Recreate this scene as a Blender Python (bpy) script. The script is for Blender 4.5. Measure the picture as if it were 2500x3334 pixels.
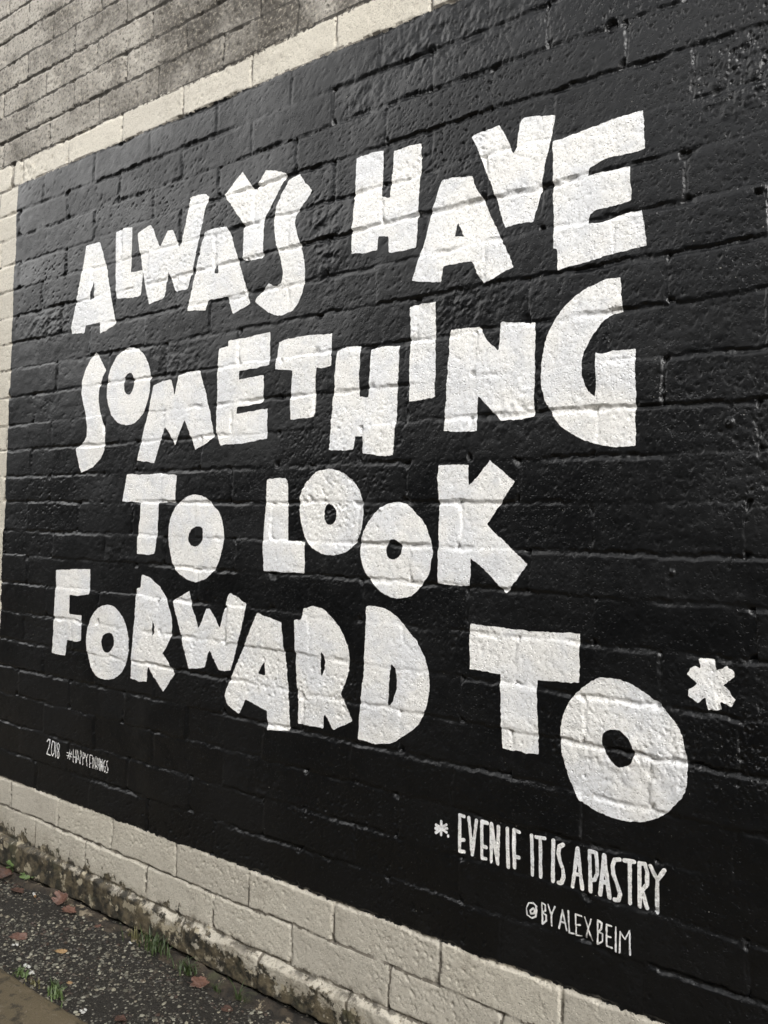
import bpy, math, random
import numpy as np
from mathutils import Matrix, Vector

for o in list(bpy.data.objects):
    bpy.data.objects.remove(o, do_unlink=True)
scene = bpy.context.scene
COL = scene.collection
rnd = random.Random(7)

# ------------------------------------------------------------------ camera
D = 1.64            # metres from the lens to the wall
EYE = 0.755 * D     # lens height above the asphalt
cam_d = bpy.data.cameras.new('camera')
cam = bpy.data.objects.new('camera', cam_d)
COL.objects.link(cam)
R = Matrix(((0.80119675, -0.00706289, 0.59835933, 0.0),
            (0.59770853, -0.03864592, -0.80078150, -D),
            (0.02877998, 0.99922801, -0.02674143, EYE),
            (0, 0, 0, 1)))
cam.matrix_world = R
cam_d.sensor_fit = 'VERTICAL'
cam_d.sensor_height = 24.0
cam_d.lens = 24.0 * 2711.0 / 3334.0
cam_d.clip_start = 0.05
cam_d.clip_end = 8000.0
scene.camera = cam

# ------------------------------------------------------------------ sky, sun, exposure
SUN_EL, SUN_AZ = 31.0, -60.0      # degrees; azimuth from the wall's normal, towards -x
world = bpy.data.worlds.new('World')
scene.world = world
world.use_nodes = True
wn, wl = world.node_tree.nodes, world.node_tree.links
wn.clear()
sky = wn.new('ShaderNodeTexSky')
sky.sky_type = 'NISHITA'
sky.sun_disc = False
sky.sun_elevation = math.radians(SUN_EL)
sky.sun_rotation = math.radians(180.0 + SUN_AZ)
sky.air_density = 1.0
sky.dust_density = 6.0
sky.ozone_density = 1.0
hs = wn.new('ShaderNodeHueSaturation')
hs.inputs['Saturation'].default_value = 0.12
bg = wn.new('ShaderNodeBackground')
bg.inputs['Strength'].default_value = 0.15
wo = wn.new('ShaderNodeOutputWorld')
wl.new(sky.outputs[0], hs.inputs['Color'])
wl.new(hs.outputs[0], bg.inputs['Color'])
wl.new(bg.outputs[0], wo.inputs['Surface'])

sun_d = bpy.data.lights.new('sun', 'SUN')
sun_d.energy = 0.5
sun_d.angle = math.radians(42)
sun_d.color = (1.0, 0.98, 0.95)
sun = bpy.data.objects.new('sun', sun_d)
COL.objects.link(sun)
el, az = math.radians(SUN_EL), math.radians(SUN_AZ)
to_sun = Vector((math.sin(az) * math.cos(el), -math.cos(az) * math.cos(el), math.sin(el)))
sun.rotation_euler = to_sun.to_track_quat('Z', 'Y').to_euler()
sun.location = (0, -3, 6)

vs = scene.view_settings
vs.view_transform = 'Standard'
vs.look = 'None'
vs.exposure = 0.93
vs.gamma = 1.0
vs.use_curve_mapping = False

# ------------------------------------------------------------------ numeric helpers
def vnoise(x, y, seed=0):
    """smooth lattice noise in -1..1"""
    xi = np.floor(x).astype(np.int64)
    yi = np.floor(y).astype(np.int64)
    fx, fy = x - xi, y - yi
    fx = fx * fx * fx * (fx * (fx * 6 - 15) + 10)
    fy = fy * fy * fy * (fy * (fy * 6 - 15) + 10)
    def h(a, b):
        n = (a * 374761393 + b * 668265263 + seed * 974634773) & 0xFFFFFFFF
        n = ((n ^ (n >> 13)) * 1274126177) & 0xFFFFFFFF
        n = ((n ^ (n >> 16)) * 2246822519) & 0xFFFFFFFF
        return ((n ^ (n >> 15)) & 0xFFFF) / 32767.5 - 1.0
    a, b = h(xi, yi), h(xi + 1, yi)
    c, d = h(xi, yi + 1), h(xi + 1, yi + 1)
    return (a + (b - a) * fx) * (1 - fy) + (c + (d - c) * fx) * fy

def fbm(x, y, seed, octv=3, gain=0.5):
    s, a, t = 0, 1.0, 0.0
    for i in range(octv):
        s = s + a * vnoise(x * 2.03 ** i + 17.3 * i, y * 2.03 ** i - 9.1 * i, seed + i)
        t += a
        a *= gain
    return s / t

def worley(x, y, seed):
    """distance to the nearest scattered point, and a random number for that point"""
    xi, yi = np.floor(x).astype(np.int64), np.floor(y).astype(np.int64)
    best = np.full(x.shape, 9.0)
    val = np.zeros(x.shape)
    for dx in (-1, 0, 1):
        for dy in (-1, 0, 1):
            a, b = xi + dx, yi + dy
            n = (a * 374761393 + b * 668265263 + seed * 974634773) & 0xFFFFFFFF
            n = ((n ^ (n >> 13)) * 1274126177) & 0xFFFFFFFF
            n = ((n ^ (n >> 16)) * 2246822519) & 0xFFFFFFFF
            n = n ^ (n >> 15)
            px_ = a + (n & 1023) / 1023.0
            py_ = b + ((n >> 10) & 1023) / 1023.0
            d = np.hypot(x - px_, y - py_)
            m = d < best
            best = np.where(m, d, best)
            val = np.where(m, ((n >> 20) & 1023) / 1023.0, val)
    return best, val

def sstep(a, b, x):
    t = np.clip((x - a) / (b - a), 0, 1)
    return t * t * (3 - 2 * t)

def new_mesh_obj(name, verts, faces_flat, per, mat, parent=None, normals=None, loc=None):
    """mesh object from numpy arrays; faces_flat is the flat index list, per = corners per face"""
    me = bpy.data.meshes.new(name)
    nv, nf = len(verts), len(faces_flat) // per
    me.vertices.add(nv)
    v = verts if loc is None else verts - np.array(loc)
    me.vertices.foreach_set('co', np.ascontiguousarray(v, np.float32).ravel())
    me.loops.add(nf * per)
    me.loops.foreach_set('vertex_index', np.ascontiguousarray(faces_flat, np.int32))
    me.polygons.add(nf)
    me.polygons.foreach_set('loop_start', np.arange(0, nf * per, per, dtype=np.int32))
    me.update(calc_edges=True)
    me.polygons.foreach_set('use_smooth', np.ones(nf, bool))
    if normals is not None:
        me.normals_split_custom_set_from_vertices(normals.tolist())
    me.materials.append(mat)
    o = bpy.data.objects.new(name, me)
    COL.objects.link(o)
    if loc is not None:
        o.location = loc
    if parent is not None:
        o.parent = parent
    return o

def tag(o, label=None, cat=None, group=None, kind=None):
    if label: o['label'] = label
    if cat: o['category'] = cat
    if group: o['group'] = group
    if kind: o['kind'] = kind
    return o

# ------------------------------------------------------------------ material helpers
class NT:
    def __init__(self, name):
        self.m = bpy.data.materials.new(name)
        self.m.use_nodes = True
        self.n, self.l = self.m.node_tree.nodes, self.m.node_tree.links
        self.n.clear()
        self.out = self.n.new('ShaderNodeOutputMaterial')
        self.b = self.n.new('ShaderNodeBsdfPrincipled')
        self.l.new(self.b.outputs[0], self.out.inputs['Surface'])
    def put(self, sock, val):
        if hasattr(val, 'is_linked'):
            self.l.new(val, sock)
        elif val is not None:
            if isinstance(val, tuple) and len(val) == 3:
                val = val + (1.0,)
            sock.default_value = val
    def coord(self, ob=None):
        t = self.n.new('ShaderNodeTexCoord')
        if ob is not None:
            t.object = ob
        return t.outputs['Object']
    def sep(self, v):
        s = self.n.new('ShaderNodeSeparateXYZ')
        self.put(s.inputs[0], v)
        return s.outputs
    def math(self, op, a, b=None, c=None, clamp=False):
        m = self.n.new('ShaderNodeMath')
        m.operation = op
        m.use_clamp = clamp
        for i, x in enumerate((a, b, c)):
            if x is not None:
                self.put(m.inputs[i], x)
        return m.outputs[0]
    def noise(self, v, scale, detail=3, rough=0.55, dist=0.0):
        n = self.n.new('ShaderNodeTexNoise')
        self.put(n.inputs['Vector'], v)
        n.inputs['Scale'].default_value = scale
        n.inputs['Detail'].default_value = detail
        n.inputs['Roughness'].default_value = rough
        n.inputs['Distortion'].default_value = dist
        return n.outputs['Fac']
    def voro(self, v, scale, feature='F1', out='Distance'):
        n = self.n.new('ShaderNodeTexVoronoi')
        n.feature = feature
        self.put(n.inputs['Vector'], v)
        n.inputs['Scale'].default_value = scale
        return n.outputs[out]
    def ramp(self, f, lo, hi, a=0.0, b=1.0):
        m = self.n.new('ShaderNodeMapRange')
        m.interpolation_type = 'SMOOTHSTEP'
        self.put(m.inputs[0], f)
        for i, x in enumerate((lo, hi, a, b)):
            self.put(m.inputs[i + 1], x)
        return m.outputs[0]
    def mix(self, f, a, b):
        m = self.n.new('ShaderNodeMix')
        m.data_type = 'RGBA'
        self.put(m.inputs[0], f)
        self.put(m.inputs[6], a)
        self.put(m.inputs[7], b)
        return m.outputs[2]
    def mixf(self, f, a, b):
        m = self.n.new('ShaderNodeMix')
        self.put(m.inputs[0], f)
        self.put(m.inputs[2], a)
        self.put(m.inputs[3], b)
        return m.outputs[0]
    def bump(self, h, strength, dist):
        b = self.n.new('ShaderNodeBump')
        b.inputs['Strength'].default_value = strength
        b.inputs['Distance'].default_value = dist
        self.put(b.inputs['Height'], h)
        return b.outputs[0]
    def done(self, col, rough, normal=None, spec=None):
        self.put(self.b.inputs['Base Color'], col)
        self.put(self.b.inputs['Roughness'], rough)
        if normal is not None:
            self.put(self.b.inputs['Normal'], normal)
        if spec is not None:
            self.put(self.b.inputs['Specular IOR Level'], spec)
        return self.m

# ------------------------------------------------------------------ the wall: root and materials
wall = bpy.data.objects.new('brick_wall', None)
COL.objects.link(wall)
tag(wall, 'long brick wall with white lettering on a black painted panel, cream paint around it', 'wall')

Z_TOP, Z_CREAM, Z_BOT, X_LEFT = 2.512, 2.606, 0.3115, -2.9905   # edges of the painted zones (m)

def wall_bump(t, P, amt=1.0):
    wv = t.n.new('ShaderNodeVectorMath'); wv.operation = 'MULTIPLY_ADD'
    nz_ = t.n.new('ShaderNodeTexNoise'); nz_.inputs['Scale'].default_value = 190
    t.put(nz_.inputs['Vector'], P)
    t.l.new(nz_.outputs['Color'], wv.inputs[0])
    wv.inputs[1].default_value = (0.006, 0.006, 0.006)
    t.put(wv.inputs[2], P)
    Q = wv.outputs[0]
    vo = t.n.new('ShaderNodeTexVoronoi'); vo.inputs['Scale'].default_value = 165
    t.put(vo.inputs['Vector'], Q)
    pr = t.sep(vo.outputs['Color'])[0]
    hole = t.math('MULTIPLY', t.ramp(vo.outputs['Distance'], 0.42, 0.12), t.ramp(pr, 0.50, 0.62))
    knob = t.math('MULTIPLY', t.ramp(vo.outputs['Distance'], 0.45, 0.05), t.ramp(pr, 0.22, 0.12))
    knob = t.math('MULTIPLY', knob, t.ramp(t.noise(P, 7, 3, 0.6), 0.50, 0.66))
    fine = t.noise(P, 300, 2, 0.55)
    h = t.math('ADD', t.math('MULTIPLY', fine, 0.55), t.math('SUBTRACT', t.math('MULTIPLY', knob, 0.5), t.math('MULTIPLY', hole, 0.8)))
    h = t.math('MULTIPLY', h, t.ramp(t.noise(P, 4.5, 3, 0.6), 0.35, 0.65, 0.45, 1.1))
    bn_ = t.n.new('ShaderNodeBump')
    bn_.inputs['Distance'].default_value = 0.0018
    t.put(bn_.inputs['Strength'], amt)
    t.put(bn_.inputs['Height'], h)
    return bn_.outputs[0]

def brick_material(name, joint):
    t = NT(name)
    P = t.coord(wall)
    x, y, z = t.sep(P)
    wob = t.math('SUBTRACT', t.noise(P, 60, 4, 0.6), 0.5)
    wob2 = t.math('SUBTRACT', t.noise(P, 9, 3, 0.6), 0.5)
    xe = t.math('ADD', x, t.math('MULTIPLY', wob, 0.012))
    ze = t.math('ADD', z, t.math('ADD', t.math('MULTIPLY', wob, 0.020), t.math('MULTIPLY', wob2, 0.012)))
    black = t.math('MULTIPLY', t.math('GREATER_THAN', xe, X_LEFT),
                   t.math('MULTIPLY', t.math('LESS_THAN', ze, Z_TOP), t.math('GREATER_THAN', ze, Z_BOT)))
    bare = t.math('GREATER_THAN', t.math('ADD', ze, t.math('MULTIPLY', wob, 0.03)), Z_CREAM)
    # cream paint
    n1 = t.noise(P, 5, 4, 0.6)
    n2 = t.noise(P, 38, 3, 0.6)
    rid = t.n.new('ShaderNodeObjectInfo').outputs['Random']
    cream = t.mix(n1, (0.53, 0.49, 0.405), (0.62, 0.58, 0.49))
    cream = t.mix(t.math('MULTIPLY', rid, 0.38), cream, (0.43, 0.40, 0.345))
    cream = t.mix(t.ramp(t.noise(P, 13, 5, 0.7), 0.52, 0.70, 0.0, 0.40), cream, (0.30, 0.27, 0.22))
    cream = t.mix(t.ramp(n2, 0.58, 0.75, 0, 0.5), cream, (0.38, 0.335, 0.265))
    if joint:
        dj = t.math('ADD', t.noise(P, 16, 3, 0.6), t.math('ADD', t.math('MULTIPLY', t.math('GREATER_THAN', z, 2.46), 0.12), t.math('MULTIPLY', t.math('LESS_THAN', z, 0.29), 0.09)))
        cream = t.mix(t.ramp(dj, 0.45, 0.6, 0.0, 0.85), cream, (0.10, 0.085, 0.065))
    cream = t.mix(t.ramp(t.noise(P, 210, 2, 0.6), 0.52, 0.68, 0.0, 0.5), cream, (0.20, 0.18, 0.145))
    # splash stains and mildew on the lowest course
    gx = t.ramp(x, -2.9, -1.3, 0.058, -0.006)
    rise = t.math('ADD', t.math('SUBTRACT', 0.080, z), gx)
    stain = t.ramp(t.math('ADD', rise, t.math('MULTIPLY', t.math('SUBTRACT', t.noise(P, 7, 4, 0.55), 0.5), 0.16)), -0.05, 0.05, 0.0, 0.8)
    stain = t.math('MULTIPLY', stain, t.ramp(t.noise(P, 60, 3, 0.6), 0.2, 0.6, 0.75, 1.0))
    g = t.ramp(t.math('ADD', rise, t.math('MULTIPLY', t.math('SUBTRACT', t.noise(P, 19, 6, 0.68), 0.5), 0.30)), -0.002, 0.016)
    gcol = t.mix(t.ramp(t.noise(P, 30, 4, 0.6), 0.40, 0.62), (0.016, 0.014, 0.009), (0.11, 0.088, 0.052))
    gcol = t.mix(t.ramp(t.noise(P, 21, 4, 0.65), 0.56, 0.62, 0.0, 0.9), gcol, (0.40, 0.35, 0.25))
    gcol = t.mix(t.ramp(t.noise(P, 8, 3, 0.6), 0.55, 0.7, 0.0, 0.5), gcol, (0.045, 0.05, 0.02))
    cream = t.mix(stain, cream, t.mix(0.7, cream, (0.20, 0.165, 0.105)))
    cream = t.mix(t.math('MULTIPLY', g, 0.97), cream, gcol)
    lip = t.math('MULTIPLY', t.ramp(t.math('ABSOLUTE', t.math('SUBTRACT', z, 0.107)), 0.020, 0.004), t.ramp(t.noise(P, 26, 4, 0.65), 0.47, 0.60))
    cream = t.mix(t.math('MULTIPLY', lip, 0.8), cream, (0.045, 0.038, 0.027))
    # grey scuffs and mud specks elsewhere on the low courses
    low = t.ramp(z, 0.45, 0.05)
    cream = t.mix(t.math('MULTIPLY', low, t.ramp(t.noise(P, 70, 3, 0.7), 0.64, 0.72, 0.0, 0.6)), cream, (0.13, 0.11, 0.08))
    # bare, mildewed brick above the painted course
    bn = t.noise(P, 4.5, 5, 0.62)
    sp = t.noise(P, 95, 3, 0.7)
    wash = t.ramp(x, -3.2, -1.2, 0.62, 0.45)
    bcol = t.mix(t.ramp(t.math('SUBTRACT', wash, bn), -0.14, 0.20), (0.085, 0.075, 0.061), (0.38, 0.355, 0.31))
    bcol = t.mix(t.ramp(sp, 0.52, 0.66), bcol, t.mix(0.5, bcol, (0.50, 0.45, 0.36)))
    bcol = t.mix(t.ramp(sp, 0.47, 0.36, 0.0, 0.85), bcol, (0.06, 0.052, 0.042))
    bcol = t.mix(t.ramp(t.noise(P, 22, 4, 0.65), 0.56, 0.68, 0.0, 0.55), bcol, (0.085, 0.074, 0.058))
    bcol = t.mix(t.ramp(rid, 0.0, 1.0, 0.45, 0.0), bcol, t.mix(0.5, bcol, (0.07, 0.064, 0.056)))
    if joint:
        bcol = t.mix(0.93, bcol, (0.05, 0.044, 0.036))
    # black paint
    bl = t.mix(t.noise(P, 7, 3, 0.6), (0.0020, 0.0022, 0.0025), (0.0040, 0.0042, 0.0046))
    fleck = t.ramp(t.noise(P, 210, 1, 0.4), 0.80, 0.83)
    bl = t.mix(t.ramp(t.noise(P, 2.6, 6, 0.7), 0.56, 0.74, 0.0, 0.5), bl, (0.014, 0.0138, 0.013))
    bl = t.mix(t.math('MULTIPLY', fleck, 0.5), bl, (0.5, 0.48, 0.42))
    col = t.mix(bare, cream, bcol)
    col = t.mix(black, col, bl)
    rough = t.mixf(bare, t.mixf(g, 0.55, 0.7), 0.85)
    gl = t.math('ADD', t.math('MULTIPLY', t.noise(P, 3.2, 4, 0.6), 0.6), t.math('ADD', t.math('MULTIPLY', t.noise(P, 34, 3, 0.6), 0.3), t.math('MULTIPLY', rid, 0.12)))
    rough = t.mixf(black, rough, t.ramp(gl, 0.30, 0.72, 0.27, 0.50))
    return t.done(col, rough, wall_bump(t, P, t.mixf(black, 0.85, 0.50)))

M_BRICK = brick_material('painted_brick', False)
M_JOINT = brick_material('painted_mortar', True)

def letter_material():
    t = NT('white_wall_paint')
    P = t.coord(wall)
    a = t.noise(P, 6.5, 4, 0.6)
    b = t.noise(P, 48, 3, 0.6)
    c = t.mix(t.ramp(a, 0.40, 0.62), (0.87, 0.855, 0.815), (0.78, 0.785, 0.79))
    c = t.mix(t.ramp(b, 0.60, 0.74, 0, 0.35), c, (0.56, 0.53, 0.48))
    x, y, z = t.sep(P)
    cb = t.n.new('ShaderNodeCombineXYZ')
    t.put(cb.inputs[0], t.math('MULTIPLY', x, 0.25)); t.put(cb.inputs[2], z)
    brush = t.noise(cb.outputs[0], 120, 3, 0.6)
    c = t.mix(t.ramp(brush, 0.55, 0.72, 0.0, 0.28), c, (0.55, 0.555, 0.56))
    grain = t.noise(P, 210, 2, 0.6)
    c = t.mix(t.ramp(grain, 0.52, 0.68, 0.0, 0.55), c, (0.36, 0.345, 0.32))
    c = t.mix(t.ramp(t.noise(P, 26, 4, 0.65), 0.54, 0.70, 0.0, 0.30), c, (0.50, 0.50, 0.50))
    miss = t.ramp(t.noise(P, 135, 2, 0.5), 0.735, 0.775)
    c = t.mix(t.math('MULTIPLY', miss, 0.85), c, (0.03, 0.03, 0.032))
    return t.done(c, 0.48, wall_bump(t, P, 0.95))
M_WHITE = letter_material()

# ------------------------------------------------------------------ the wall's relief
PITCH = 0.187 * D
BEDS_V = [0.7755, 0.7140, 0.6550, 0.5950, 0.5330, 0.4720, 0.4100, 0.3500, 0.2880, 0.2230, 0.1660, 0.1070,
          0.0490, -0.0150, -0.0700, -0.1320, -0.1960, -0.2570, -0.3190, -0.3780, -0.4410, -0.5030, -0.5645,
          -0.6270, -0.6890, -0.7520]
PH = {-4: -1.722, -3: -1.615, -2: -1.704, -1: -1.624, 0: -1.713, 1: -1.620, 2: -1.700, 3: -1.612, 4: -1.706,
      5: -1.622, 6: -1.708, 7: -1.637, 8: -1.715, 9: -1.643, 10: -1.723, 11: -1.643, 12: -1.729, 13: -1.628,
      14: -1.720, 15: -1.640, 16: -1.730, 17: -1.645, 18: -1.735, 19: -1.640, 20: -1.722, 21: -1.652,
      22: -1.754, 23: -1.652, 24: -1.720}
ups = [0.834 + 0.0610 * i for i in range(13)]
beds = np.array([b for b in reversed(BEDS_V)] + ups)           # ascending
NB = len(BEDS_V)
beds_z = (beds + 0.755) * D
# course r lies between beds_z[i] and beds_z[i+1]; course number k = NB-2-i (0 = first black course)

# grid lines: fine where the photograph looks, coarse beyond
def image_x(u):
    a = 0.80119675 * u + 0.59770853
    c = -0.59835933 * u + 0.80078150
    return a / c * 2711.0 + 1250.0
us = np.linspace(-1.99, -0.15, 20001)
px = image_x(us) / 3.255
tgt = np.arange(px[0], px[-1], 1.12)
xf = np.interp(tgt, px, us) * D
xl = np.concatenate([np.arange(-3.7 * D, -2.75 * D, 0.03), np.arange(-2.75 * D + 0.02, xf[0] - 0.012, 0.022)])
xr = np.arange(xf[-1] + 0.012, 0.62 * D, 0.022)
gx = np.concatenate([xl, xf, xr])
gz = np.concatenate([np.arange(-0.768, 0.655, 0.00185), np.arange(0.655, 1.262, 0.0028), np.arange(1.27, 1.552, 0.012)])
gz = (gz + 0.755) * D
X, Z = np.meshgrid(gx, gz)
nz, nx = X.shape
sx = np.gradient(gx)[None, :]           # column spacing: fade detail the grid cannot carry

# wobbling courses
wz = 0.0026 * vnoise(X * 2.2, Z * 9, 1) + 0.0024 * vnoise(X * 11, Z * 16, 2) + 0.0024 * vnoise(X * 48, Z * 60, 3) + 0.0010 * vnoise(X * 140, Z * 140, 6)
wx = 0.0035 * vnoise(X * 5, Z * 14.1, 4) + 0.0022 * vnoise(X * 45, Z * 45, 5) + 0.0014 * vnoise(X * 120, Z * 120, 7)
Zw, Xw = Z + wz, X + wx
ci = np.clip(np.searchsorted(beds_z, Zw.ravel()).reshape(Z.shape) - 1, 0, len(beds_z) - 2)
kk = NB - 2 - ci
ph = np.array([PH.get(NB - 2 - i, -1.62 if (NB - 2 - i) % 2 else -1.712) for i in range(len(beds_z) - 1)])
phx = ph[ci] * D
jj = np.floor((Xw - phx) / PITCH).astype(np.int64)
jit = lambda j: 0.006 * (((j * 7919 + kk * 104729) % 97) / 48.0 - 1.0)
x0 = phx + jj * PITCH + jit(jj)
x1 = phx + (jj + 1) * PITCH + jit(jj + 1)
low = Xw < x0
jj = np.where(low, jj - 1, jj); x1 = np.where(low, x0, x1)
x0 = np.where(low, phx + jj * PITCH + jit(jj), x0)
hi = Xw > x1
jj = np.where(hi, jj + 1, jj); x0 = np.where(hi, x1, x0)
x1 = np.where(hi, phx + (jj + 1) * PITCH + jit(jj + 1), x1)
# the broken closer left of the first painted course
cl = (kk == -1) & (x0 < -1.85 * D) & (x1 > -1.85 * D)
left_bit = cl & (Xw < -1.852 * D)
x1 = np.where(left_bit, -1.852 * D - 0.008, x1)
x0 = np.where(cl & ~left_bit, -1.852 * D + 0.008, x0)
bid = ci * 200 + (jj + 60) + np.where(left_bit, 100, 0)
z0, z1 = beds_z[ci], beds_z[ci + 1]
dl, dr, db, dt = Xw - x0, x1 - Xw, Zw - z0, z1 - Zw

# depth of the joints, patchy: some raked, some filled flush by paint
hb = lambda a, s: ((np.sin(a * 12.9898 + s * 78.233) * 43758.5453) % 1.0)
bed_fill_lo = np.clip(0.44 + 0.70 * vnoise(X * 3.1, (ci * 3.7), 11) + 0.5 * vnoise(X * 17, (ci * 5.3), 15), 0.06, 1.0)
bed_fill_hi = np.clip(0.44 + 0.70 * vnoise(X * 3.1, ((ci + 1) * 3.7), 11) + 0.5 * vnoise(X * 17, ((ci + 1) * 5.3), 15), 0.06, 1.0)
perp_l = np.clip(0.04 + 0.85 * hb(jj + ci * 3.1, 1.0) ** 1.5 * (0.6 + 0.9 * vnoise(Z * 34, jj * 1.7, 12)), 0.06, 1.0)
perp_r = np.clip(0.04 + 0.85 * hb(jj + 1 + ci * 3.1, 1.0) ** 1.5 * (0.6 + 0.9 * vnoise(Z * 34, (jj + 1) * 1.7, 12)), 0.06, 1.0)
JD = 0.0060
js = np.where(kk < -1, 1.5, np.where(kk <= 7, 1.22, np.where(kk >= 22, 1.25, 0.95)))
pmin = np.where(kk == -1, 0.95, np.where(kk < -1, 0.55, np.where(kk <= 3, 0.50, np.where(kk >= 22, 0.55, 0.0))))
perp_l = np.maximum(perp_l, pmin * (0.45 + 0.55 * hb(jj + ci * 3.1, 6.0)))
perp_r = np.maximum(perp_r, pmin * (0.45 + 0.55 * hb(jj + 1 + ci * 3.1, 6.0)))
edge = 0.0011 * vnoise(X * 70, Z * 70, 13) + 0.0012 * vnoise(X * 21, Z * 30, 18)
drop = js * np.maximum.reduce([
    JD * bed_fill_hi * (1 - sstep(0.0026, 0.0090, dt + edge)),     # top arris: worn round, catches the light
    JD * bed_fill_lo * (1 - sstep(0.0028, 0.0058, db + edge)),     # bottom arris: sharp, casts a line of shade
    0.9 * JD * perp_l * (1 - sstep(0.0020, 0.0062, dl + edge)),
    0.9 * JD * perp_r * (1 - sstep(0.0020, 0.0062, dr + edge))])
H = -drop * np.clip(0.78 + 0.45 * vnoise(X * 48, Z * 90, 16) + 0.25 * vnoise(X * 130, Z * 130, 17), 0.15, 1.15)
is_joint = (np.minimum(dl, dr) < 0.0040) | (db < 0.0036) | (dt < 0.0040)
# torn corners where joints meet
corner = np.minimum(np.hypot(np.minimum(dl, dr), db), np.hypot(np.minimum(dl, dr), dt))
tear = (hb(jj + ci * 5.7, 2.0) > 0.72)
H -= np.where(tear, 0.007 * (1 - sstep(0.004, 0.017, corner + 0.006 * vnoise(X * 70, Z * 70, 14))), 0)
# each brick sits a little in or out and a little askew
cx, cz = (x0 + x1) / 2, (z0 + z1) / 2
solid = 1 - np.clip(drop / JD, 0, 1)
off = 0.0015 * (hb(jj + ci * 1.3, 3.0) * 2 - 1)
off = off + (Xw - cx) * 0.005 * (hb(jj + ci * 2.3, 4.0) * 2 - 1) + (Zw - cz) * 0.018 * (hb(jj + ci * 2.9, 5.0) * 2 - 1)
H += off * solid
H += 0.0022 * vnoise(X * 5, Z * 7, 20) + 0.0007 * fbm(X * 26, Z * 30, 21, 2)
f1 = np.clip(1.25 - sx / 0.011, 0.15, 1)
f2 = np.clip(1.3 - sx / 0.0075, 0.05, 1)
H += f1 * 0.0003 * vnoise(X * 75, Z * 85, 24)
rub = 0.40 + 1.1 * np.clip(vnoise(X * 2.9, Z * 6.0, 26) + 0.1, 0, 1)      # some faces rougher than others
wd_x, wd_z = X + 0.0022 * vnoise(X * 160, Z * 160, 34), Z + 0.0022 * vnoise(X * 160, Z * 160, 35)
pd, pr = worley(wd_x * 105, wd_z * 115, 27)
H -= f2 * rub * 0.0016 * (1 - sstep(0.10, 0.42, pd)) * (pr > 0.52) * (0.4 + pr)
H += f2 * np.clip(rub - 0.75, 0, 1) * 0.0014 * (1 - sstep(0.05, 0.45, pd)) * (pr < 0.20)
pd, pr = worley(wd_x * 48, wd_z * 52, 28)
H -= f1 * rub * 0.0026 * (1 - sstep(0.08, 0.30, pd)) * (pr > 0.70)
# spalled patches
for (px_, pz_, rx_, rz_, am) in [(-1.136, 2.443, .15, .055, 1.2), (-0.957, 2.418, .13, .05, .9), (-0.394, 2.151, .10, .06, 1.1),
        (-0.404, 2.095, .07, .04, .8), (-1.432, 1.98, .05, .10, 1.1), (-1.322, 2.346, .05, .05, 1.0), (-1.02, 1.782, .14, .05, .9),
        (-2.76, 1.951, .14, .05, 1.2), (-1.472, 2.054, .05, .05, 1.0), (-0.869, 1.525, .07, .05, .9), (-0.377, 1.434, .05, .07, .6),
        (-1.268, 2.22, .05, .04, .7), (-1.996, 1.741, .12, .05, .7), (-0.30, 0.95, .18, .10, .5), (-0.62, 0.80, .10, .06, .7),
        (-2.93, 2.56, .05, .06, 1.6), (-1.62, 0.55, .10, .05, .7), (-2.3, 1.15, .1, .05, .6)]:
    q = np.exp(-(((X - px_) / rx_) ** 2 + ((Z - pz_) / rz_) ** 2))
    m = q > 0.03
    H[m] += am * q[m] * (0.0040 * fbm(X[m] * 42, Z[m] * 46, 31, 3) + 0.0012 * vnoise(X[m] * 110, Z[m] * 110, 33))
# knobs: a bolt head, a blob of mortar, a torn socket
for (px_, pz_, r_, a_) in [(-0.372, 1.904, .011, .012), (-0.419, 1.468, .010, .006), (-0.669, 2.314, .016, -.010),
                           (-1.236, 1.30, .006, .004), (-0.52, 1.18, .007, .004), (-0.9, .52, .006, .004)]:
    H += a_ * sstep(1.0, 0.55, np.hypot(X - px_, Z - pz_) / r_)
# bare brick above the paint is coarser
upm = sstep(2.58, 2.64, Z)
H -= upm * np.maximum(f1, 0.5) * 0.0034 * sstep(0.1, 0.6, fbm(X * 60, Z * 70, 41, 2))
# the lowest course stands proud, a worn footing with a ledge on top
ledge = 0.007 * vnoise(X * 6, X * 0, 43) + 0.006 * vnoise(X * 24, Z * 20, 44)
H += np.where(kk == 24, 0.015 * sstep(0.0, 0.016, dt + ledge) * (1 + 0.25 * vnoise(X * 4, Z * 0, 45)), 0)
H += np.where(kk == 24, 0.0030 * fbm(X * 34, Z * 34, 46, 3), 0)
# foot of the wall: ragged underside
H -= 0.02 * (1 - sstep(0.000, 0.012, Z - 0.004 + 0.004 * vnoise(X * 30, Z, 42)))

dHdz = np.gradient(H, gz, axis=0)
dHdx = np.gradient(H, gx, axis=1)
NRM = np.stack([-dHdx, -np.ones_like(H), -dHdz], -1)
NRM /= np.linalg.norm(NRM, axis=-1, keepdims=True)
V = np.stack([X, -H, Z], -1)

# ------------------------------------------------------------------ split the relief into bricks and mortar
cell = lambda a: a[:-1, :-1]
cid = cell(bid)
cj = cell(is_joint) & is_joint[1:, 1:] | (cell(is_joint) & is_joint[1:, :-1]) | (cell(is_joint) & is_joint[:-1, 1:])
ii, jx = np.meshgrid(np.arange(nz - 1), np.arange(nx - 1), indexing='ij')
v00 = ii * nx + jx
QUAD = np.stack([v00, v00 + 1, v00 + nx + 1, v00 + nx], -1)       # counter-clockwise seen from -y
Vf, Nf = V.reshape(-1, 3), NRM.reshape(-1, 3)

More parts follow.
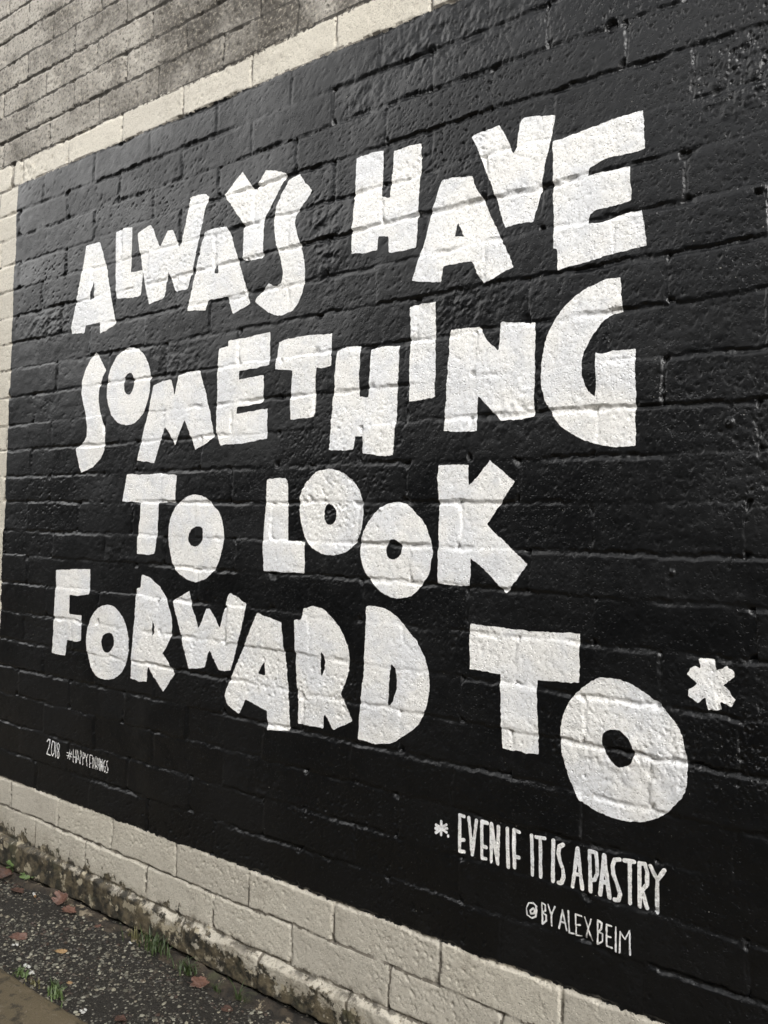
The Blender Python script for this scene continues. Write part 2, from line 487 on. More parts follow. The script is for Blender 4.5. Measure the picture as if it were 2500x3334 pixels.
def part_from_cells(name, mask, mat, centre=True):
    q = QUAD[mask]
    uniq, inv = np.unique(q, return_inverse=True)
    vv = Vf[uniq]
    loc = tuple(vv.mean(0)) if centre else None
    return new_mesh_obj(name, vv, inv.ravel(), 4, mat, wall, Nf[uniq], loc)

# how large each brick shows in the picture
U, VV = X / D, Z / D - 0.755
w = -0.59835933 * U + 0.02674143 * VV + 0.80078150
pxx = (0.80119675 * U + 0.02877998 * VV + 0.59770853) / w * 2711 + 1250
pyy = (0.00706289 * U - 0.99922801 * VV + 0.03864592) / w * 2711 + 1667
inside = (w > 0.05) & (pxx > 0) & (pxx < 2500) & (pyy > 0) & (pyy < 3334)
area = np.where(inside, (sx * np.gradient(gz)[:, None]) / np.maximum(w, 0.05) ** 3, 0)
ids, inv = np.unique(cid.ravel(), return_inverse=True)
score = np.bincount(inv, weights=np.where(cj, 0, cell(area)).ravel())
order = [i for i in np.argsort(-score) if score[i] > 0][:300]
chosen = ids[order]
part_from_cells('mortar', cj, M_JOINT, False)
rest = ~np.isin(cid, chosen) & ~cj
flat_id = cid.ravel().copy()
flat_id[cj.ravel()] = -1
srt = np.argsort(flat_id, kind='stable')
sid = flat_id[srt]
Qf = QUAD.reshape(-1, 4)
for c in chosen:
    a, b = np.searchsorted(sid, c), np.searchsorted(sid, c, 'right')
    q = Qf[srt[a:b]]
    uniq, iv = np.unique(q, return_inverse=True)
    vv = Vf[uniq]
    new_mesh_obj('brick', vv, iv.ravel(), 4, M_BRICK, wall, Nf[uniq], tuple(vv.mean(0)))
o = part_from_cells('more_bricks', rest, M_BRICK, False)
o['kind'] = 'stuff'
# solid core behind the facing
xa, xb, za, zb = -14.0, 9.0, 0.0, gz[-1]
core_v = np.array([(x, y, z) for x in (xa, xb) for y in (0.05, 0.32) for z in (za - 0.05, zb)], float)
core_f = [0, 1, 3, 2, 4, 6, 7, 5, 0, 4, 5, 1, 2, 3, 7, 6, 0, 2, 6, 4, 1, 5, 7, 3]
o = new_mesh_obj('wall_core', core_v, core_f, 4, M_JOINT, wall)
o.data.polygons.foreach_set('use_smooth', np.zeros(6, bool))

# ------------------------------------------------------------------ lettering: paint films that follow the relief
LETTERS = [
 ('A', 'ALWAYS', [[(-2535, 2200),(-2453, 2195),(-2438, 2159),(-2413, 2102),(-2393, 2042),(-2371, 1972),(-2347, 1903),(-2362, 1897),(-2431, 1881),(-2435, 1919),(-2444, 1920),(-2519, 1920),(-2523, 1894),(-2599, 1902),(-2603, 1922),(-2574, 2012),(-2553, 2105),(-2543, 2151)], [(-2484, 2067),(-2476, 2040),(-2476, 2008),(-2498, 2005),(-2496, 2027)]]),
 ('L', 'ALWAYS', [[(-2367, 2212),(-2327, 2216),(-2274, 2210),(-2275, 2149),(-2278, 2064),(-2214, 2058),(-2219, 1978),(-2233, 1976),(-2346, 1987),(-2356, 2011),(-2363, 2089),(-2366, 2166)]]),
 ('W', 'ALWAYS', [[(-2247, 2184),(-2179, 2199),(-2163, 2177),(-2131, 2115),(-2094, 2161),(-2069, 2161),(-2053, 2136),(-2038, 2101),(-2026, 2112),(-2008, 2170),(-1994, 2243),(-1981, 2247),(-1921, 2239),(-1908, 2227),(-1919, 2199),(-1936, 2142),(-1957, 2067),(-1981, 1991),(-1990, 1964),(-2047, 1965),(-2059, 1985),(-2083, 2032),(-2092, 1995),(-2098, 1957),(-2109, 1954),(-2176, 1943),(-2200, 2012),(-2224, 2090),(-2239, 2147)]]),
 ('A', 'ALWAYS', [[(-1918, 2124),(-1885, 2127),(-1825, 2121),(-1811, 2103),(-1793, 2060),(-1768, 2001),(-1740, 1935),(-1722, 1881),(-1793, 1863),(-1815, 1913),(-1818, 1915),(-1891, 1917),(-1899, 1912),(-1906, 1887),(-1988, 1896),(-1978, 1935),(-1963, 1998),(-1943, 2064)], [(-1865, 2017),(-1855, 1998),(-1856, 1990),(-1871, 1993),(-1869, 2007)]]),
 ('Y', 'ALWAYS', [[(-1769, 2272),(-1755, 2253),(-1719, 2206),(-1675, 2251),(-1636, 2241),(-1595, 2225),(-1592, 2219),(-1641, 2161),(-1675, 2116),(-1675, 2073),(-1673, 2001),(-1744, 2009),(-1755, 2012),(-1756, 2111),(-1762, 2123),(-1816, 2189),(-1841, 2219)]]),
 ('S', 'ALWAYS', [[(-1545, 2211),(-1524, 2181),(-1498, 2155),(-1514, 2137),(-1544, 2112),(-1554, 2095),(-1556, 2079),(-1546, 2047),(-1531, 2015),(-1520, 1984),(-1514, 1945),(-1514, 1920),(-1517, 1893),(-1533, 1860),(-1557, 1839),(-1588, 1831),(-1621, 1834),(-1648, 1846),(-1675, 1864),(-1704, 1885),(-1698, 1893),(-1648, 1929),(-1633, 1919),(-1618, 1916),(-1601, 1921),(-1596, 1946),(-1601, 1981),(-1614, 2009),(-1627, 2037),(-1635, 2073),(-1639, 2108),(-1631, 2141),(-1612, 2176),(-1584, 2202),(-1562, 2209)]]),
 ('H', 'HAVE', [[(-1346, 2204),(-1307, 2206),(-1259, 2202),(-1260, 2155),(-1261, 2085),(-1234, 2076),(-1232, 2125),(-1226, 2191),(-1187, 2194),(-1145, 2190),(-1143, 2127),(-1147, 2033),(-1150, 1936),(-1178, 1934),(-1234, 1937),(-1237, 1981),(-1268, 1985),(-1269, 1951),(-1307, 1951),(-1353, 1956),(-1354, 1998),(-1351, 2057),(-1348, 2120)]]),
 ('A', 'HAVE', [[(-1082, 2084),(-1050, 2083),(-997, 2073),(-991, 2054),(-969, 2017),(-943, 1965),(-918, 1916),(-906, 1894),(-883, 1842),(-900, 1836),(-931, 1824),(-959, 1816),(-972, 1836),(-991, 1873),(-1052, 1876),(-1069, 1873),(-1076, 1840),(-1116, 1844),(-1159, 1855),(-1141, 1908),(-1124, 1954),(-1110, 2007),(-1096, 2045)], [(-1034, 1976),(-1025, 1956),(-1016, 1937),(-1041, 1941)]]),
 ('V', 'HAVE', [[(-1000, 2168),(-970, 2173),(-930, 2174),(-914, 2152),(-903, 2126),(-891, 2097),(-885, 2110),(-877, 2167),(-868, 2176),(-845, 2174),(-793, 2161),(-798, 2131),(-804, 2099),(-814, 2054),(-822, 2001),(-830, 1969),(-839, 1937),(-869, 1939),(-908, 1937),(-920, 1971),(-935, 2009),(-952, 2056),(-972, 2107)]]),
 ('E', 'HAVE', [[(-796, 2104),(-760, 2106),(-704, 2111),(-657, 2116),(-596, 2117),(-594, 2079),(-591, 2034),(-623, 2033),(-669, 2035),(-696, 2030),(-710, 2025),(-715, 2008),(-695, 2009),(-668, 2008),(-621, 2007),(-618, 1968),(-617, 1933),(-647, 1931),(-693, 1931),(-707, 1925),(-712, 1914),(-710, 1904),(-679, 1902),(-653, 1908),(-620, 1911),(-595, 1912),(-590, 1883),(-584, 1835),(-619, 1833),(-668, 1829),(-718, 1823),(-776, 1818),(-779, 1864),(-788, 1867),(-791, 1940),(-794, 2025)]]),
 ('S', 'SOMETHING', [[(-2448, 1822),(-2423, 1794),(-2391, 1755),(-2406, 1733),(-2426, 1696),(-2428, 1661),(-2412, 1613),(-2388, 1571),(-2379, 1535),(-2383, 1489),(-2406, 1460),(-2448, 1435),(-2512, 1416),(-2525, 1437),(-2549, 1500),(-2497, 1522),(-2483, 1537),(-2481, 1560),(-2488, 1592),(-2510, 1646),(-2526, 1684),(-2524, 1731),(-2505, 1776),(-2476, 1805)]]),
 ('O', 'SOMETHING', [[(-2271, 1816),(-2247, 1814),(-2223, 1807),(-2203, 1796),(-2186, 1779),(-2171, 1757),(-2160, 1733),(-2155, 1711),(-2154, 1689),(-2157, 1667),(-2163, 1646),(-2170, 1626),(-2180, 1608),(-2193, 1593),(-2210, 1581),(-2228, 1571),(-2248, 1566),(-2272, 1565),(-2296, 1568),(-2317, 1576),(-2335, 1588),(-2352, 1605),(-2366, 1626),(-2376, 1646),(-2381, 1667),(-2383, 1688),(-2381, 1708),(-2377, 1728),(-2369, 1748),(-2359, 1765),(-2346, 1781),(-2330, 1795),(-2311, 1805),(-2292, 1813)], [(-2262, 1735),(-2253, 1731),(-2245, 1721),(-2241, 1709),(-2240, 1696),(-2243, 1683),(-2248, 1672),(-2256, 1665),(-2266, 1662),(-2276, 1665),(-2285, 1672),(-2290, 1683),(-2291, 1695),(-2290, 1710),(-2286, 1722),(-2275, 1731)]]),
 ('M', 'SOMETHING', [[(-2139, 1684),(-2102, 1691),(-2052, 1694),(-2035, 1646),(-2018, 1703),(-1980, 1709),(-1919, 1708),(-1898, 1653),(-1878, 1597),(-1862, 1551),(-1850, 1506),(-1886, 1489),(-1933, 1475),(-1959, 1524),(-1983, 1565),(-2025, 1492),(-2052, 1529),(-2075, 1549),(-2085, 1530),(-2105, 1484),(-2125, 1437),(-2167, 1445),(-2211, 1450),(-2203, 1478),(-2184, 1535),(-2167, 1588),(-2148, 1649)]]),
 ('E', 'SOMETHING', [[(-1843, 1766),(-1805, 1768),(-1805, 1785),(-1739, 1785),(-1640, 1790),(-1636, 1739),(-1635, 1698),(-1697, 1693),(-1753, 1690),(-1753, 1667),(-1702, 1670),(-1657, 1671),(-1654, 1633),(-1657, 1595),(-1711, 1590),(-1759, 1588),(-1760, 1569),(-1698, 1574),(-1638, 1577),(-1636, 1538),(-1635, 1493),(-1694, 1487),(-1781, 1482),(-1823, 1482),(-1844, 1518),(-1845, 1595),(-1845, 1671)]]),
 ('T', 'SOMETHING', [[(-1603, 1758),(-1565, 1764),(-1498, 1763),(-1411, 1758),(-1409, 1714),(-1408, 1673),(-1440, 1670),(-1461, 1674),(-1461, 1630),(-1461, 1552),(-1467, 1542),(-1511, 1541),(-1550, 1540),(-1552, 1596),(-1547, 1672),(-1562, 1675),(-1611, 1683),(-1611, 1693),(-1607, 1731)]]),
 ('H', 'SOMETHING', [[(-1390, 1708),(-1359, 1715),(-1314, 1714),(-1315, 1664),(-1315, 1584),(-1286, 1580),(-1283, 1638),(-1281, 1703),(-1245, 1706),(-1194, 1702),(-1195, 1626),(-1197, 1531),(-1203, 1432),(-1240, 1431),(-1297, 1441),(-1301, 1484),(-1324, 1485),(-1326, 1451),(-1364, 1450),(-1409, 1452),(-1405, 1512),(-1400, 1584),(-1395, 1616),(-1396, 1640),(-1393, 1676)]]),
 ('I', 'SOMETHING', [[(-1165, 1792),(-1132, 1796),(-1090, 1794),(-1088, 1708),(-1085, 1612),(-1084, 1566),(-1116, 1563),(-1158, 1562),(-1162, 1641),(-1162, 1716)]]),
 ('N', 'SOMETHING', [[(-1045, 1721),(-1018, 1721),(-969, 1718),(-948, 1687),(-916, 1656),(-914, 1694),(-913, 1723),(-874, 1717),(-827, 1711),(-826, 1660),(-826, 1575),(-823, 1503),(-853, 1500),(-907, 1499),(-931, 1525),(-966, 1559),(-967, 1517),(-966, 1479),(-1011, 1480),(-1056, 1483),(-1054, 1522),(-1052, 1602),(-1049, 1667),(-1048, 1706)]]),
 ('G', 'SOMETHING', [[(-636, 1779),(-634, 1742),(-630, 1707),(-658, 1703),(-678, 1688),(-697, 1664),(-712, 1634),(-716, 1618),(-716, 1602),(-715, 1585),(-710, 1569),(-701, 1552),(-685, 1534),(-685, 1563),(-686, 1628),(-671, 1624),(-647, 1630),(-602, 1627),(-601, 1587),(-599, 1525),(-598, 1430),(-626, 1429),(-665, 1434),(-689, 1440),(-709, 1447),(-732, 1458),(-751, 1470),(-767, 1485),(-780, 1502),(-791, 1521),(-801, 1540),(-808, 1560),(-810, 1581),(-811, 1602),(-809, 1624),(-806, 1646),(-801, 1667),(-792, 1688),(-782, 1708),(-767, 1727),(-751, 1743),(-734, 1756),(-717, 1765),(-683, 1777),(-656, 1780)]]),
 ('T', 'TO', [[(-2261, 1408),(-2184, 1404),(-2093, 1406),(-2011, 1398),(-2014, 1359),(-2015, 1317),(-2092, 1316),(-2092, 1265),(-2097, 1208),(-2105, 1156),(-2146, 1153),(-2192, 1154),(-2191, 1205),(-2183, 1264),(-2180, 1316),(-2202, 1319),(-2275, 1319),(-2271, 1356)]]),
 ('O', 'TO', [[(-1922, 1340),(-1900, 1337),(-1878, 1330),(-1856, 1318),(-1837, 1303),(-1821, 1289),(-1809, 1273),(-1801, 1255),(-1796, 1237),(-1794, 1220),(-1796, 1202),(-1800, 1180),(-1807, 1158),(-1815, 1139),(-1828, 1121),(-1845, 1106),(-1866, 1094),(-1888, 1085),(-1912, 1081),(-1937, 1085),(-1961, 1092),(-1984, 1101),(-2004, 1113),(-2020, 1131),(-2031, 1153),(-2040, 1181),(-2044, 1209),(-2044, 1229),(-2040, 1247),(-2036, 1266),(-2028, 1284),(-2012, 1302),(-1994, 1317),(-1977, 1327),(-1960, 1333),(-1942, 1338)], [(-1914, 1246),(-1899, 1245),(-1888, 1240),(-1884, 1230),(-1885, 1218),(-1888, 1207),(-1894, 1197),(-1905, 1190),(-1918, 1186),(-1931, 1187),(-1942, 1191),(-1949, 1199),(-1952, 1209),(-1949, 1222),(-1941, 1235),(-1928, 1242)]]),
 ('L', 'LOOK', [[(-1630, 1379),(-1595, 1383),(-1557, 1381),(-1549, 1367),(-1547, 1304),(-1545, 1213),(-1482, 1212),(-1481, 1163),(-1480, 1129),(-1555, 1128),(-1629, 1129),(-1636, 1198),(-1632, 1270),(-1629, 1334)]]),
 ('O', 'LOOK', [[(-1414, 1403),(-1393, 1402),(-1372, 1398),(-1353, 1390),(-1336, 1379),(-1319, 1365),(-1304, 1348),(-1296, 1329),(-1291, 1309),(-1289, 1290),(-1291, 1271),(-1294, 1253),(-1300, 1236),(-1310, 1218),(-1324, 1202),(-1343, 1191),(-1363, 1184),(-1381, 1180),(-1399, 1180),(-1421, 1183),(-1442, 1189),(-1460, 1198),(-1475, 1211),(-1487, 1230),(-1496, 1252),(-1502, 1274),(-1506, 1296),(-1507, 1317),(-1503, 1337),(-1494, 1356),(-1482, 1372),(-1467, 1385),(-1450, 1396),(-1433, 1401)], [(-1405, 1314),(-1397, 1312),(-1389, 1307),(-1383, 1299),(-1379, 1289),(-1379, 1279),(-1382, 1269),(-1389, 1263),(-1397, 1259),(-1406, 1260),(-1413, 1265),(-1418, 1273),(-1420, 1283),(-1420, 1293),(-1417, 1303),(-1412, 1310)]]),
 ('O', 'LOOK', [[(-1198, 1317),(-1180, 1316),(-1161, 1312),(-1144, 1303),(-1129, 1291),(-1114, 1278),(-1101, 1263),(-1093, 1248),(-1086, 1232),(-1082, 1215),(-1080, 1198),(-1081, 1178),(-1085, 1158),(-1092, 1142),(-1101, 1128),(-1111, 1115),(-1122, 1103),(-1135, 1095),(-1149, 1088),(-1164, 1085),(-1180, 1083),(-1197, 1085),(-1213, 1090),(-1228, 1096),(-1242, 1105),(-1258, 1118),(-1272, 1133),(-1282, 1148),(-1290, 1163),(-1295, 1180),(-1298, 1198),(-1296, 1215),(-1290, 1232),(-1282, 1252),(-1272, 1271),(-1258, 1286),(-1244, 1298),(-1235, 1305),(-1226, 1310),(-1213, 1314)], [(-1192, 1227),(-1183, 1225),(-1176, 1220),(-1172, 1212),(-1170, 1202),(-1172, 1193),(-1177, 1185),(-1183, 1180),(-1191, 1177),(-1199, 1177),(-1207, 1180),(-1213, 1186),(-1217, 1195),(-1216, 1206),(-1211, 1217),(-1202, 1224)]]),
 ('K', 'LOOK', [[(-1069, 1406),(-1029, 1404),(-986, 1402),(-986, 1377),(-986, 1351),(-966, 1373),(-947, 1394),(-931, 1412),(-900, 1387),(-867, 1363),(-890, 1331),(-917, 1296),(-937, 1267),(-907, 1242),(-868, 1212),(-832, 1182),(-855, 1149),(-882, 1113),(-912, 1142),(-944, 1168),(-975, 1189),(-975, 1160),(-977, 1126),(-1020, 1125),(-1063, 1127),(-1064, 1198),(-1065, 1313),(-1070, 1360)]]),
 ('F', 'FORWARD', [[(-2634, 1082),(-2531, 1090),(-2436, 1095),(-2433, 1011),(-2498, 1002),(-2548, 1003),(-2546, 936),(-2476, 937),(-2473, 855),(-2506, 847),(-2558, 849),(-2564, 794),(-2647, 795),(-2644, 853),(-2640, 928),(-2635, 1014)]]),
 ('O', 'FORWARD', [[(-2334, 985),(-2311, 984),(-2289, 979),(-2271, 968),(-2255, 954),(-2241, 939),(-2229, 922),(-2220, 902),(-2213, 880),(-2212, 858),(-2214, 837),(-2220, 816),(-2230, 796),(-2245, 778),(-2264, 763),(-2286, 752),(-2311, 745),(-2336, 742),(-2361, 743),(-2382, 750),(-2400, 761),(-2416, 778),(-2428, 798),(-2437, 822),(-2443, 847),(-2443, 874),(-2439, 899),(-2431, 918),(-2420, 936),(-2404, 954),(-2384, 969),(-2359, 979)], [(-2329, 893),(-2315, 894),(-2304, 892),(-2296, 884),(-2292, 872),(-2292, 861),(-2297, 850),(-2308, 838),(-2320, 830),(-2334, 829),(-2345, 832),(-2354, 841),(-2359, 853),(-2358, 868),(-2353, 881),(-2342, 889)]]),
 ('R', 'FORWARD', [[(-2164, 1091),(-2119, 1082),(-2073, 1058),(-2039, 1023),(-2017, 983),(-2010, 960),(-2009, 942),(-2014, 905),(-2031, 877),(-2048, 859),(-2025, 839),(-1989, 802),(-2018, 770),(-2041, 743),(-2064, 760),(-2095, 789),(-2113, 810),(-2118, 788),(-2120, 761),(-2161, 759),(-2200, 764),(-2199, 805),(-2194, 887),(-2189, 964),(-2186, 1047),(-2167, 1050),(-2166, 1072)], [(-2099, 953),(-2090, 935),(-2090, 916),(-2102, 905),(-2102, 929)]]),
 ('W', 'FORWARD', [[(-2010, 1020),(-1986, 1031),(-1938, 1053),(-1926, 1017),(-1907, 983),(-1892, 948),(-1879, 967),(-1861, 1008),(-1845, 1010),(-1821, 985),(-1800, 956),(-1789, 997),(-1775, 1033),(-1764, 1060),(-1729, 1049),(-1694, 1034),(-1704, 986),(-1723, 925),(-1739, 875),(-1750, 840),(-1775, 837),(-1800, 838),(-1821, 866),(-1842, 893),(-1851, 867),(-1858, 838),(-1892, 831),(-1926, 825),(-1941, 857),(-1961, 905),(-1985, 962)]]),
 ('A', 'FORWARD', [[(-1649, 1012),(-1607, 1003),(-1557, 995),(-1552, 950),(-1538, 886),(-1526, 802),(-1516, 709),(-1553, 705),(-1597, 700),(-1604, 751),(-1639, 759),(-1688, 770),(-1693, 753),(-1710, 727),(-1739, 736),(-1761, 750),(-1770, 768),(-1763, 790),(-1738, 841),(-1709, 896),(-1681, 950),(-1665, 985)], [(-1618, 887),(-1616, 843),(-1641, 847),(-1633, 866)]]),
 ('R', 'FORWARD', [[(-1481, 1037),(-1447, 1046),(-1415, 1043),(-1383, 1025),(-1353, 997),(-1332, 964),(-1323, 945),(-1319, 926),(-1322, 891),(-1330, 860),(-1345, 832),(-1334, 817),(-1318, 792),(-1305, 769),(-1336, 753),(-1369, 737),(-1382, 755),(-1401, 776),(-1402, 736),(-1444, 734),(-1488, 735),(-1493, 798),(-1502, 878),(-1506, 938),(-1510, 1003),(-1486, 1009)], [(-1416, 933),(-1406, 923),(-1400, 904),(-1404, 882),(-1413, 869),(-1415, 904)]]),
 ('D', 'FORWARD', [[(-1272, 1059),(-1245, 1062),(-1212, 1056),(-1179, 1042),(-1146, 1015),(-1119, 989),(-1096, 955),(-1086, 936),(-1081, 917),(-1079, 899),(-1078, 882),(-1083, 845),(-1095, 811),(-1105, 793),(-1120, 778),(-1155, 751),(-1191, 733),(-1233, 726),(-1286, 727),(-1285, 770),(-1280, 828),(-1273, 905),(-1272, 981)], [(-1189, 928),(-1177, 915),(-1170, 888),(-1173, 858),(-1183, 833),(-1194, 823),(-1194, 877)]]),
 ('T', 'TO*', [[(-972, 1042),(-937, 1041),(-878, 1039),(-811, 1038),(-747, 1041),(-709, 1043),(-707, 988),(-706, 940),(-755, 938),(-803, 936),(-803, 905),(-802, 879),(-798, 830),(-795, 777),(-834, 775),(-884, 775),(-887, 833),(-889, 883),(-893, 937),(-934, 938),(-970, 940),(-973, 986)]]),
 ('O', 'TO*', [[(-655, 959),(-642, 961),(-629, 961),(-614, 959),(-600, 956),(-586, 950),(-572, 943),(-558, 935),(-544, 926),(-531, 916),(-520, 905),(-509, 893),(-500, 879),(-493, 864),(-488, 849),(-485, 832),(-483, 815),(-482, 800),(-483, 786),(-486, 771),(-490, 758),(-497, 746),(-505, 734),(-514, 723),(-525, 712),(-537, 703),(-551, 695),(-569, 688),(-588, 683),(-604, 680),(-619, 679),(-636, 680),(-652, 683),(-665, 686),(-678, 691),(-690, 695),(-702, 701),(-711, 714),(-719, 729),(-727, 745),(-734, 761),(-739, 776),(-743, 792),(-746, 809),(-746, 826),(-746, 842),(-743, 859),(-737, 878),(-730, 896),(-723, 909),(-714, 921),(-702, 932),(-690, 941),(-680, 948),(-671, 953),(-663, 957)], [(-636, 858),(-627, 860),(-617, 859),(-609, 854),(-602, 847),(-596, 839),(-591, 831),(-589, 822),(-589, 813),(-592, 803),(-597, 795),(-603, 789),(-610, 785),(-618, 784),(-625, 787),(-633, 793),(-641, 800),(-647, 809),(-651, 817),(-654, 826),(-654, 835),(-653, 843),(-649, 850),(-643, 855)]]),
 ('*', 'TO*', [[(-466, 1017),(-452, 1020),(-440, 1019),(-437, 1007),(-434, 1001),(-416, 1011),(-404, 1000),(-403, 991),(-420, 973),(-410, 965),(-399, 949),(-407, 935),(-426, 942),(-424, 928),(-448, 924),(-454, 946),(-467, 935),(-485, 946),(-483, 958),(-469, 971),(-489, 986),(-483, 1000),(-473, 1004),(-464, 1000)]]),
]
WORDS = [
 ('*', 8, [[(-1037, 581),(-1036, 551)], [(-1050, 570),(-1022, 560)], [(-1050, 553),(-1023, 577)], [(-1051, 562),(-1021, 569)], [(-1017, 553),(-1017, 552)]]),
 ('EVEN', 9.5, [[(-976, 606),(-988, 607),(-985, 527),(-973, 528)], [(-986, 551),(-975, 554)], [(-964, 606),(-952, 528)], [(-944, 604),(-952, 528)], [(-916, 605),(-930, 605),(-927, 526),(-917, 527)], [(-928, 552),(-917, 552)], [(-903, 526),(-906, 606),(-887, 524),(-888, 603)]]),
 ('IF', 9.5, [[(-866, 605),(-861, 524)], [(-846, 526),(-850, 606),(-837, 604)], [(-847, 550),(-836, 550)]]),
 ('IT', 9.5, [[(-807, 604),(-803, 522)], [(-787, 602),(-784, 523)], [(-797, 603),(-777, 605)]]),
 ('IS', 9.5, [[(-757, 605),(-756, 521)], [(-735, 602),(-743, 596),(-745, 581),(-741, 566),(-734, 552),(-732, 536),(-736, 524),(-743, 521)]]),
 ('A', 9.5, [[(-712, 522),(-703, 602),(-691, 523)], [(-707, 549),(-695, 550)]]),
 ('PASTRY', 9.5, [[(-673, 523),(-677, 603),(-664, 603),(-661, 589),(-660, 562),(-665, 548),(-673, 545)], [(-653, 522),(-646, 602),(-633, 521)], [(-649, 549),(-638, 549)], [(-614, 602),(-624, 599),(-628, 586),(-626, 571),(-618, 552),(-611, 535),(-614, 522),(-622, 520)], [(-593, 604),(-591, 522)], [(-604, 603),(-584, 605)], [(-571, 522),(-574, 605),(-563, 606),(-558, 592),(-558, 568),(-567, 554),(-557, 523)], [(-552, 605),(-538, 582)], [(-524, 604),(-538, 581),(-537, 521)]]),
 ('@BY', 4.6, [[(-792, 458),(-800, 463),(-811, 460),(-816, 448),(-814, 434),(-803, 430),(-794, 436),(-792, 450),(-794, 456)], [(-800, 452),(-807, 445),(-805, 439),(-798, 442),(-796, 450),(-800, 452)], [(-778, 426),(-780, 470),(-772, 467),(-772, 455),(-779, 449),(-770, 446),(-770, 434),(-778, 426)], [(-766, 470),(-759, 452)], [(-750, 470),(-758, 451),(-757, 428)]]),
 ('ALEX', 4.6, [[(-740, 428),(-733, 468),(-723, 429)], [(-737, 443),(-726, 443)], [(-720, 470),(-717, 426),(-707, 427)], [(-691, 468),(-704, 468),(-702, 426),(-690, 427)], [(-703, 447),(-694, 449)], [(-684, 468),(-667, 426)], [(-670, 468),(-681, 426)]]),
 ('BEIM', 4.6, [[(-655, 424),(-656, 470),(-647, 467),(-648, 455),(-654, 448),(-645, 446),(-645, 431),(-655, 423)], [(-627, 467),(-637, 467),(-636, 425),(-625, 425)], [(-636, 444),(-628, 445)], [(-618, 468),(-617, 420)], [(-609, 421),(-609, 462),(-599, 450),(-590, 469),(-588, 423)]]),
 ('2018', 5.4, [[(-2647, 489),(-2641, 498),(-2630, 498),(-2630, 488),(-2637, 469),(-2646, 448),(-2623, 447)], [(-2615, 497),(-2603, 495),(-2600, 479),(-2602, 458),(-2610, 447),(-2617, 456),(-2619, 478),(-2615, 497)], [(-2594, 495),(-2592, 447)], [(-2581, 496),(-2586, 488),(-2582, 477),(-2573, 467),(-2571, 453),(-2576, 445),(-2583, 450),(-2582, 462),(-2574, 476),(-2572, 490),(-2580, 496)]]),
 ('#HAPPYFINDINGS', 4.2, [[(-2513, 484),(-2521, 455)], [(-2501, 480),(-2511, 454)], [(-2526, 473),(-2498, 473)], [(-2527, 464),(-2500, 463)], [(-2491, 491),(-2490, 448)], [(-2476, 491),(-2474, 449)], [(-2490, 465),(-2476, 467)], [(-2471, 450),(-2467, 492),(-2452, 450)], [(-2469, 463),(-2458, 464)], [(-2449, 452),(-2451, 493),(-2444, 490),(-2443, 478),(-2450, 471)], [(-2435, 449),(-2435, 490),(-2428, 488),(-2427, 475),(-2435, 470)], [(-2424, 488),(-2415, 474)], [(-2408, 489),(-2415, 473),(-2412, 450)], [(-2387, 489),(-2398, 488),(-2397, 449)], [(-2397, 462),(-2389, 463)], [(-2383, 488),(-2381, 449)], [(-2373, 449),(-2376, 484),(-2362, 450),(-2364, 488)], [(-2354, 451),(-2356, 486),(-2349, 482),(-2348, 463),(-2353, 451)], [(-2344, 487),(-2342, 450)], [(-2336, 449),(-2338, 484),(-2328, 450),(-2328, 486)], [(-2314, 486),(-2321, 480),(-2322, 462),(-2317, 449),(-2311, 452),(-2312, 466),(-2318, 465)], [(-2301, 486),(-2307, 483),(-2306, 472),(-2300, 463),(-2300, 451),(-2308, 448)]]),
]

def seg_dist(px_, pz_, a, b):
    ax, az = a; bx, bz = b
    dx, dz = bx - ax, bz - az
    L2 = dx * dx + dz * dz + 1e-12
    t = np.clip(((px_ - ax) * dx + (pz_ - az) * dz) / L2, 0, 1)
    return np.hypot(px_ - ax - t * dx, pz_ - az - t * dz)

def poly_sdf(loops, px_, pz_):
    d = np.full(px_.shape, 1e9)
    ins = np.zeros(px_.shape, bool)
    for lp in loops:
        n = len(lp)
        for i in range(n):
            a, b = lp[i], lp[(i + 1) % n]
            d = np.minimum(d, seg_dist(px_, pz_, a, b))
            if a[1] != b[1]:
                c = ((a[1] > pz_) != (b[1] > pz_)) & (px_ < (b[0] - a[0]) * (pz_ - a[1]) / (b[1] - a[1]) + a[0])
                ins ^= c
    return np.where(ins, -d, d)

